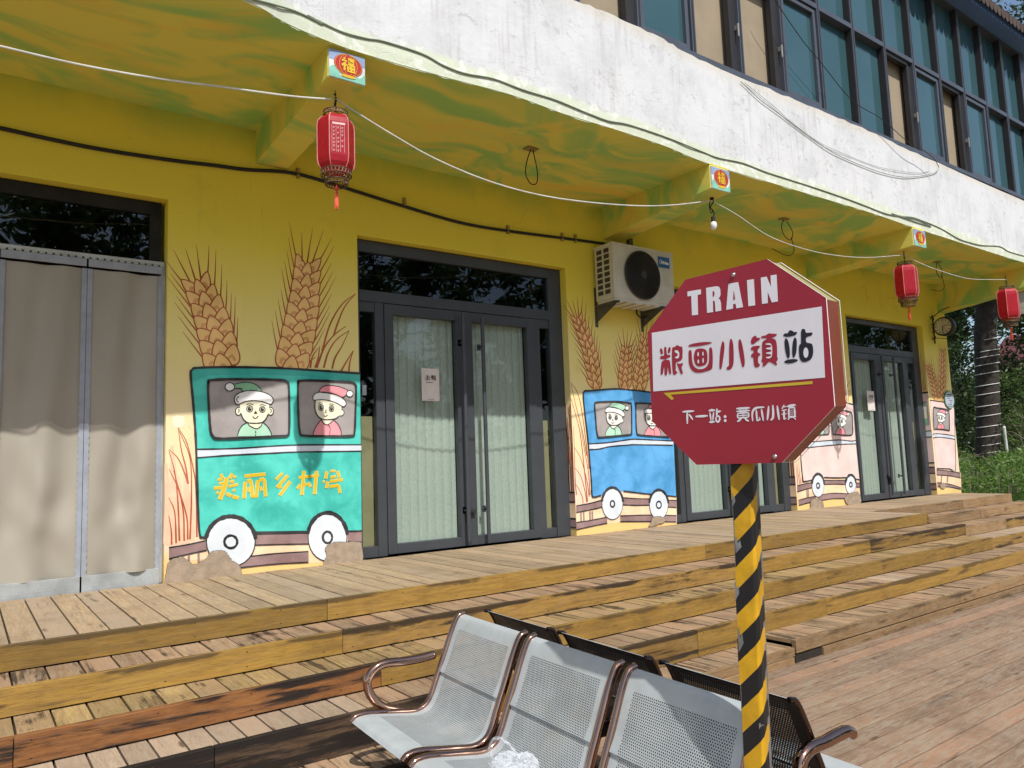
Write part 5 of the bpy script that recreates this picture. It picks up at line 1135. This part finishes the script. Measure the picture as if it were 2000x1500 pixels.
for pts, wd in [([(110,434),(195,428),(278,422)],27),([(178,440),(178,520),(180,612)],30),([(205,478),(235,510),(262,552)],26),([(315,508),(400,503),(490,497)],30),
  ([(520,415),(560,412),(602,408)],30),([(560,398),(562,412)],30),([(533,450),(540,500),(549,565)],24),([(590,445),(584,500),(577,562)],24),([(528,596),(560,594),(602,588)],26),([(641,393),(641,440),(640,500)],30),([(642,432),(670,430),(697,425)],26),
  ([(640,500),(626,545),(640,585),(668,585),(686,545),(674,505),(642,505)],25),
  ([(952,384),(1050,380),(1150,372)],26),([(952,428),(1050,422),(1150,412)],22),([(1003,370),(1003,425)],24),([(1098,366),(1098,420)],24),
  ([(968,458),(965,500),(972,530)],22),([(968,458),(1050,452),(1132,446)],20),([(1134,446),(1138,490),(1128,520)],22),([(970,495),(1050,490),(1130,484)],15),([(970,532),(1050,526),(1128,520)],20),([(1050,450),(1050,530)],20),([(1022,540),(995,565),(965,585)],26),([(1078,536),(1105,560),(1135,578)],26),
  ([(1376,362),(1260,372),(1212,408),(1194,470),(1200,572)],26),([(1255,400),(1262,480),(1268,572)],24),([(1268,572),(1290,566),(1318,545)],20),([(1300,520),(1318,560)],18),([(1338,395),(1350,470),(1366,568)],26),
  ([(1449,352),(1442,450),(1430,556)],28),([(1515,338),(1520,430),(1518,520),(1488,562)],30),([(1585,346),(1598,450),(1613,552)],28),
  ([(1688,332),(1662,382)],26),([(1668,360),(1722,352)],22),([(1658,412),(1725,402)],22),([(1690,408),(1690,480),(1692,550)],26),([(1658,472),(1724,462)],20),([(1694,552),(1722,535)],20),
  ([(1745,350),(1805,336),(1866,328)],28),([(1805,325),(1805,365)],26),([(1768,372),(1764,440),(1768,512)],24),([(1768,372),(1810,368),(1852,366)],20),([(1852,366),(1858,440),(1862,510)],24),([(1785,412),(1830,408)],11),([(1785,442),(1832,438)],11),([(1785,472),(1834,468)],11),([(1758,518),(1810,512),(1872,508)],24),([(1785,522),(1755,552)],24),([(1838,518),(1868,548)],24)]: bstroke(pts, wd)
D.ell((770,510), 22, 24, 0, 1); D.ell((771,572), 22, 24, 0, 1)
D.mb.build('lettering', m_swhite, face)
M3s = Matrix((U, EZ, NS)).transposed()
for px, py in ((1433,537),(1514,892)): m_ = MB(); m_.lathe([(.0065,.0005),(.0062,.003),(.004,.0055),(0,.0062)], 14, onP(px, py, P0, NS), 0, M3s); m_.build('screw', m_screw, face, smooth=True)

# ------------------------------------------------------------------ back to back waiting bench
AV = Vector((-.065, -1, 0)).normalized(); FV = Vector((AV.y, -AV.x, 0)); 
if FV.x > 0: FV = -FV
OB = Vector((1.857, -2.95, 0)); GAP = .115
bn = thing('waiting_bench', 'back to back steel waiting bench with perforated silver seats', 'bench', (1.9, -3.75, -.66))
PR = [(.0, .100), (.026, .088), (.058, .030), (.098, -.064), (.134, -.146), (.165, -.222), (.196, -.262), (.25, -.277), (.35, -.262), (.46, -.244), (.512, -.246), (.535, -.262)]
pc = cat([(a, b, 0) for a, b in PR], 9)
def bp(row, s, f, z): return OB+AV*s+((FV*f) if row == 0 else (-FV*(f+GAP)))+EZ*z
arc = [0]
for p, q in zip(pc, pc[1:]): arc.append(arc[-1]+(q-p).length)
WS = .50; SEG = ((.012, .512), (.592, 1.092), (1.172, 1.672))
m_sh = sheet('perforated_steel_silver', (.53, .58, .60), ((.078, .66),), WS)
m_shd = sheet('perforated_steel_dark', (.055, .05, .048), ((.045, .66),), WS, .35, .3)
for row in (0, 1):
    for s0, s1 in SEG:
        m_ = MB(); nu = 6
        for side in (0, 1):
            base = len(m_.v)
            for i, p in enumerate(pc):
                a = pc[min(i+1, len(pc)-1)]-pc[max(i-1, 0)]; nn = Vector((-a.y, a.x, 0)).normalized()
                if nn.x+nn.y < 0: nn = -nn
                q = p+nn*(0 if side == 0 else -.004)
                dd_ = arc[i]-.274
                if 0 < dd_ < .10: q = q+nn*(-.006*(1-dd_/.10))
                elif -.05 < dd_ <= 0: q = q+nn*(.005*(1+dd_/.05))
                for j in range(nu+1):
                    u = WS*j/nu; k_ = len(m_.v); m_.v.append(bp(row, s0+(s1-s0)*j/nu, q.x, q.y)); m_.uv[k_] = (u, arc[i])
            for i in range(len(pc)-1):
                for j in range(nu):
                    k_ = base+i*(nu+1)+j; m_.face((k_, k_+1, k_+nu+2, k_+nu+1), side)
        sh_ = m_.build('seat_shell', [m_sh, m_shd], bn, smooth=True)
        for se in ((s0-.009, s1+.009) if row == 0 else (s0-.003, s1+.003)):
            t_ = MB(); t_.tube([bp(row, se, p.x+(-.006 if i == 0 else 0), p.y) for i, p in enumerate(pc)], .0155 if row == 0 else .0085, 10, 0, True, False, .95); t_.build('side_rail', m_chrome if row == 0 else m_raild, sh_, smooth=True)
def arm(pts, r=.0195): 
    t_ = MB(); t_.tube(cat(pts, 6), r, 12, 0, True, False, 1.0)
    for e in (0, -1): t_.lathe([(r*math.cos(a), r*math.sin(a)) for a in [-math.pi/2+math.pi*i/8 for i in range(9)]], 10, pts[e])
    t_.build('armrest', m_chrome, bn, smooth=True)
arm([bp(0, -.03, f_, z_) for f_, z_ in ((.142,-.066),(.20,-.070),(.28,-.069),(.375,-.064),(.428,-.088),(.450,-.134),(.428,-.192),(.38,-.242),(.30,-.272),(.22,-.292))])
PN = bp(1, 1.70, 0, 0); arm([onP(a, b, PN, AV) for a, b in ((1566,1560),(1562,1510),(1566,1482),(1582,1462),(1612,1449),(1636,1436),(1652,1429),(1662,1432))], .0185)
m_ = MB(); Tm = Matrix.Translation(OB) @ Matrix((AV, -FV, EZ)).transposed().to_4x4()
m_.box(-.05, 1.72, -.30, -.24, -.36, -.31, 0, Tm); m_.box(-.05, 1.72, GAP+.24, GAP+.30, -.36, -.31, 0, Tm)
for s in (.02, .52, .60, 1.10, 1.18, 1.66):
    m_.box(s-.012, s+.012, -.33, -.15, -.335, -.285, 0, Tm); m_.box(s-.012, s+.012, GAP+.15, GAP+.33, -.335, -.285, 0, Tm)
m_.box(.25, .31, -.24, GAP+.24, -.355, -.315, 0, Tm); m_.box(1.38, 1.44, -.24, GAP+.24, -.355, -.315, 0, Tm)
m_.build('beam', m_frameb, bn, bevel=.004)
for s in (.28, 1.41):
    m_ = MB()
    for sg_ in (-1, 1):
        y0 = (-.27 if sg_ < 0 else GAP+.27)
        m_.tube([Tm @ Vector((s, y0, -.34)), Tm @ Vector((s, y0+sg_*.02, -.50)), Tm @ Vector((s, y0+sg_*.16, -.635)), Tm @ Vector((s, y0+sg_*.22, -.645))], .022, 10)
    m_.tube([Tm @ Vector((s, -.27, -.50)), Tm @ Vector((s, GAP+.27, -.50))], .018, 10); m_.build('leg', m_frameb, bn, smooth=True)
# plastic bag left on the middle seat
bc_ = onZ(1004, 1502, -.222); m_ = MB(); rb2 = random.Random(5)
bm = bmesh.new(); bmesh.ops.create_icosphere(bm, subdivisions=5, radius=1)
from mathutils import noise as mn
for v in bm.verts:
    p = v.co.copy(); r_ = .074*(1+.40*mn.noise(p*1.5+Vector((3,1,2)))-.34*abs(mn.noise(p*3.1))-.20*abs(mn.noise(p*6.3))-.07*abs(mn.noise(p*13)))
    q = p*r_; q.z *= .86; q.x *= 1.05
    if q.z < -.045: q.z = -.045
    m_.v.append(bc_+q)
for f_ in bm.faces: m_.face([v.index for v in f_.verts])
bm.free()
bg = m_.build('plastic_bag', MATS['bag_plastic'], None, smooth=True, org=Vector((bc_.x, bc_.y, bc_.z-.045))); tag(bg, 'crumpled white see-through plastic bag on the middle seat', 'bag')
d0 = (CAM-bc_).normalized(); hp = [dep(a, b, (bc_-CAM).dot(FWD)-.01) for a, b in ((962,1484),(957,1464),(962,1446),(976,1442),(991,1451),(1005,1466),(1015,1482))]
m_ = MB(); hc = cat(hp, 5)
for off in (0, 1): m_.ribbon([p+EZ*.003*math.sin(i*1.3)*off for i, p in enumerate(hc)], .012, (RIGHT if off else FWD), 0, lambda t: .8+.4*math.sin(t*11)**2)
m_.build('bag_handle', MATS['bag_plastic'], bg)

# ------------------------------------------------------------------ trees, hedge, grass, far house
def leaves(mb, c, rad, n, ls, rr, mat=0, hollow=.35, flat=1.0):
    c = Vector(c)
    for _ in range(n):
        while True:
            d = Vector((rr.gauss(0, 1), rr.gauss(0, 1), rr.gauss(0, 1)))
            if d.length > .05: break
        d.normalize(); p = c+Vector((d.x*rad[0], d.y*rad[1], d.z*rad[2]))*(hollow+(1-hollow)*rr.random()**.6)
        a = Vector((rr.gauss(0,1), rr.gauss(0,1), rr.gauss(0,.6))).normalized(); b = a.cross(Vector((rr.gauss(0,1), rr.gauss(0,1), rr.gauss(0,1)))).normalized()
        l_ = ls*rr.uniform(.6, 1.3); w_ = l_*rr.uniform(.32, .5)
        mb.cur = min(1, max(0, rr.random()*.75+.25*(d.z*.5+.5)))
        i = len(mb.v); mb.v += [p-a*l_*.5, p+b*w_*.5, p+a*l_*.5, p-b*w_*.5]; mb.face((i, i+1, i+2, i+3), mat)
def crown(mb, c, R_, nclump, per, ls, rr, cl=.32):
    c = Vector(c)
    for _ in range(nclump):
        d = Vector((rr.gauss(0,1), rr.gauss(0,1), rr.gauss(0,1))).normalized()*(rr.random()**.45)
        p = c+Vector((d.x*R_[0], d.y*R_[1], d.z*R_[2])); q = min(R_)*cl*rr.uniform(.6, 1.3)
        leaves(mb, p, (q, q, q*.7), per, ls, rr, 0, .1)
def limb(mb, p, d, L, r, depth, rr, mat=0, kink=.13):
    pts = [p]; q = p.copy(); dd = d.normalized()
    for i in range(4):
        dd = (dd+Vector((rr.gauss(0,kink), rr.gauss(0,kink), rr.gauss(0,kink*.7)))).normalized(); q = q+dd*L/4; pts.append(q.copy())
    mb.tube(pts, [r*(1-.55*i/4) for i in range(5)], 7, mat)
    if depth:
        for _ in range(3):
            k_ = rr.randint(2, 4); nd = (dd+Vector((rr.gauss(0,.6), rr.gauss(0,.6), rr.gauss(.15,.35)))).normalized(); limb(mb, pts[k_], nd, L*.62, r*.5, depth-1, rr, mat, kink)
def tree(loc, label, H, tr, cr, ncl, per, ls, lm, seed, group=None, path=None):
    rr = random.Random(seed); loc = Vector(loc); t = thing('tree', label, 'tree', loc, group)
    m_ = MB()
    pts = path or [loc+Vector((rr.gauss(0,.05)*i, rr.gauss(0,.05)*i, H*i/4)) for i in range(5)]
    m_.tube(pts, [tr*(1.12 if i == 0 else 1-(.03 if path else .09)*i) for i in range(len(pts))], 14)
    for i in range(6): limb(m_, pts[-1]-Vector((0,0,rr.uniform(0,.25)*H)), Vector((math.cos(i*1.05+seed), math.sin(i*1.05+seed), rr.uniform(.5, 1.5))), max(cr[0][1])*.8, tr*.42, 1, rr)
    m_.build('trunk', m_bark, t, smooth=True)
    m_ = MB(); [crown(m_, loc+Vector(c_), r_, ncl, per, ls, rr) for c_, r_ in cr]
    m_.build('crown', lm, t); return t
TB = dep(1929, 905, 20); TB.z = GZ
tp = [TB]+[dep(a, b, 20-(0 if b > 700 else .0)) for a, b in ((1929,890),(1930,800),(1927,720),(1924,650),(1927,600),(1922,545),(1925,470))]
tree(TB, 'tall dark tree with a thick trunk wound in white string lights', 6, .30, [((0,0,9.2),(3.6,3.6,2.6)), ((-.3,-.5,6.3),(2.4,2.4,1.0)), ((1.2,-.6,12),(2.4,2.4,2.2))], 70, 80, .16, m_leafd, 21, None, tp)
sl = MB(); pp = []
for i, (y_, tl_) in enumerate(((664,-5),(690,-6),(692,-2),(708,-5),(712,-3),(727,-4),(752,-4),(770,-4),(793,-3),(812,-4),(834,-4),(852,-5),(868,-4),(884,-5))):
    pass
ys_ = [664, 686, 697, 712, 729, 752, 769, 792, 811, 832, 851, 868, 883]
for y_ in ys_:
    c_ = dep(1928 if y_ < 800 else 1930, y_, 20); rr_ = .285
    sl.tube([c_+Vector((rr_*math.cos(a), rr_*math.sin(a), .035*math.sin(a+2.2))) for a in [2*math.pi*i/30 for i in range(30)]], .011, 5, 0, closed=True)
tag(sl.build('string_lights', m_lwire, None, smooth=True, org=Vector((TB.x, TB.y, 0.4))), 'white string light cable wound in rings round the dark trunk', 'string lights')
tree((27.2, 5.2, GZ), 'dense dark tree directly behind the clock', 3, .16, [((0,0,3.4),(2.3,2.3,2.4)), ((.2,.2,6.6),(1.7,1.7,1.4))], 120, 90, .15, m_leafd, 5)
tree((31, 8.2, GZ), 'dark leafy tree beside the corner pier, farthest back', 3, .16, [((0,0,3.0),(2.6,2.6,2.9)), ((0,0,7.2),(2.2,2.2,1.8))], 130, 90, .17, m_leafd, 6)
tree((27, 3.1, GZ), 'mid green tree with lighter leaves right of the wrapped trunk', 2.4, .12, [((0,0,2.5),(1.9,1.9,1.9)), ((.4,.0,6.0),(1.7,1.7,1.2))], 70, 80, .14, m_leafm, 8)
tree((33, 5.0, GZ), 'tall tree in front of the red roofed house', 4, .18, [((0,.6,2.4),(2.4,2.4,2.3)), ((0,-.5,7.2),(3,3,2.4))], 110, 80, .17, m_leafd, 9)
def shrub(c, R_, n, lm, label, seed, twigs=10, ls=.09, mt=m_twig, group=None):
    rr = random.Random(seed); c = Vector(c); t = thing('shrub', label, 'shrub', (c.x, c.y, GZ), group)
    m_ = MB()
    for i in range(twigs): limb(m_, Vector((c.x+rr.gauss(0,.12), c.y+rr.gauss(0,.12), GZ)), Vector((rr.gauss(0,.55), rr.gauss(0,.55), 1)), (c.z-GZ+R_[2])*.62, .024, 1, rr, 0, .38)
    m_.build('stems', mt, t, smooth=True); m_ = MB(); crown(m_, c, R_, n, 40, ls, rr, .36); m_.build('foliage', lm, t)
tree((38, 13.6, GZ), 'dark tree in the far background left of the red roof', 3.5, .18, [((0,0,3.2),(3,3,3.4)), ((0,0,8),(2.6,2.6,2.2))], 110, 80, .22, m_leafd, 14)
tree((46, 15.5, GZ), 'farthest dark tree seen between trunk and corner pier', 3.5, .18, [((0,0,3.4),(3.2,3.2,3.6)), ((0,0,8.5),(2.6,2.6,2.0))], 110, 80, .25, m_leafd, 15)
m_tw2 = pm('twig_pale', (.22, .175, .14), .9)
shrub((20.4, 3.45, 1.0), (.75, .75, .75), 16, m_leafd, 'loose bush with pale bare twigs between corner pier and trunk', 31, 6, .10, m_tw2)
shrub((22.0, 2.05, 1.15), (.9, .9, 1.0), 20, m_leafm, 'twiggy shrub with bent branches right of the trunk', 32, 6, .10, m_tw2)
shrub((23.6, 4.6, 1.3), (1.2, 1.2, 1.6), 34, m_leafd, 'dark tall shrub filling the gap behind the corner', 33, 8, .11)
shrub((24.6, 2.9, 1.6), (1.3, 1.3, 1.7), 30, m_leafm, 'broad mid green shrub behind the white post', 35, 8, .11)
hd = MB(); rh = random.Random(12)
for i in range(170):
    x = rh.uniform(16.2, 21.5); y = x*.345-5.93+rh.uniform(-.6, 1.9); top = .50+.12*math.sin(x*2.1)+.1*math.sin(y*3)
    z_ = rh.uniform(GZ+.15, top); leaves(hd, (x, y, z_), (.30, .30, .22), 70, .085, rh, 0, .1)
hr = thing('hedge', 'low bright green hedge past the end of the wooden steps', 'hedge', (18.6, .9, GZ)); hd.build('foliage', m_leafb, hr)
m_ = MB()
for i in range(60):
    x = rh.uniform(16.4, 21.2); y = x*.345-5.93+rh.uniform(-.5, 1.8); m_.tube([(x, y, GZ), (x+rh.gauss(0,.08), y+rh.gauss(0,.08), .2)], .008, 4)
m_.build('stems', m_twig, hr)
gr = MB(); rg = random.Random(2)
for i in range(9000):
    x = rg.uniform(13.7, 20); y = x*.345-5.93+rg.uniform(-1.6, 2.2); hgt = rg.uniform(.15, .5); a = rg.uniform(0, 6.28); gr.cur = rg.random()
    if x < 14.2 and y > -.0: continue
    b_ = Vector((math.cos(a), math.sin(a), 0))*.012; t_ = Vector((rg.gauss(0,.12), rg.gauss(0,.12), hgt)); k_ = len(gr.v); p = Vector((x, y, GZ))
    gr.v += [p-b_, p+b_, p+t_*.6+b_*.6, p+t_]; gr.face((k_, k_+1, k_+2, k_+3))
tag(gr.build('grass', m_grass), None, None, kind='stuff')
pa, pb2 = dep(1969, 900, 19), dep(1961, 834, 19); m_ = MB(); ax2 = (pb2-pa).normalized(); base_ = pa-ax2*((pa.z-GZ)/ax2.z)
m_.tube([base_, pb2], .035, 10); m_.lathe([(.0,.03),(.025,.02),(.036,0),(.036,-.04)], 10, pb2)
tag(m_.build('white_post', m_pole, None, smooth=True, org=base_), 'slim leaning white post in the bushes', 'post')
# red roofed house far behind the trees
hs = thing('house', 'far house with a red tiled roof glimpsed through the trees', 'house', (43, 5.4, GZ))
m_ = MB(); m_.box(38, 48, 1.5, 9.3, GZ, 3.2); m_.build('wall', m_hwall, hs)
m_ = MB(); m_.quad((37.3,.8,3.0),(37.3,9.9,3.0),(43,9.9,6.2),(43,.8,6.2)); m_.quad((43,.8,6.2),(43,9.9,6.2),(48.7,9.9,3.0),(48.7,.8,3.0))
for i in range(31): m_.tube([(37.3, .9+.29*i, 3.04), (43, .9+.29*i, 6.24)], .07, 5)
m_.poly([(37.6,9.3,3.0),(48.4,9.3,3.0),(43,9.3,6.0)]); m_.build('roof', m_tilered, hs)
m_ = MB(); [m_.box(37.95, 38.01, y0, y0+1.2, .6, 2.2) for y0 in (2.5, 5, 7.5)]; m_.build('window', m_wjamb, hs)
# lamp standing just at the edge of the view
lp = dep(2006, 590, 15.5); la = thing('street_lamp', 'black framed lantern street lamp at the right edge', 'street lamp', (lp.x, lp.y, GZ))
m_ = MB(); m_.tube([(lp.x, lp.y, GZ), (lp.x, lp.y, lp.z-.28)], .05, 12); m_.build('post', m_iron, la, smooth=True)
m_ = MB()
for sx in (-1, 1):
    for sy in (-1, 1): m_.box(lp.x+sx*.11-.012, lp.x+sx*.11+.012, lp.y+sy*.11-.012, lp.y+sy*.11+.012, lp.z-.25, lp.z+.22)
m_.box(lp.x-.13, lp.x+.13, lp.y-.13, lp.y+.13, lp.z-.28, lp.z-.25); m_.lathe([(.2,.22),(.12,.30),(.03,.36),(0,.42)], 4, (lp.x, lp.y, lp.z), 0, None, (1,1), math.pi/4); hdm = m_.build('lamp_head', m_iron, la)
m_ = MB(); m_.box(lp.x-.10, lp.x+.10, lp.y-.10, lp.y+.10, lp.z-.25, lp.z+.22); m_.build('lamp_panel', m_lamp, hdm)
# trees across the square, behind the viewer: they show in the door glass
for i, (x, y, h_) in enumerate(((-6, -25, 14), (3.5, -26, 15), (12.5, -27, 15), (22.5, -24, 14), (17.6, -29, 16), (33, -27, 15), (47, -25, 15), (62, -27, 16))):
    tree((x, y, GZ), ('rounded', 'tall', 'spreading', 'heavy crowned', 'slender', 'loose', 'broad', 'distant')[i]+' green tree across the square, mirrored in the door glass', h_*.4, .25, [((0,0,h_*.55),(4.8,3.4,h_*.44))], 100, 95, .46, m_leafm, 50+i, 'trees across the square')
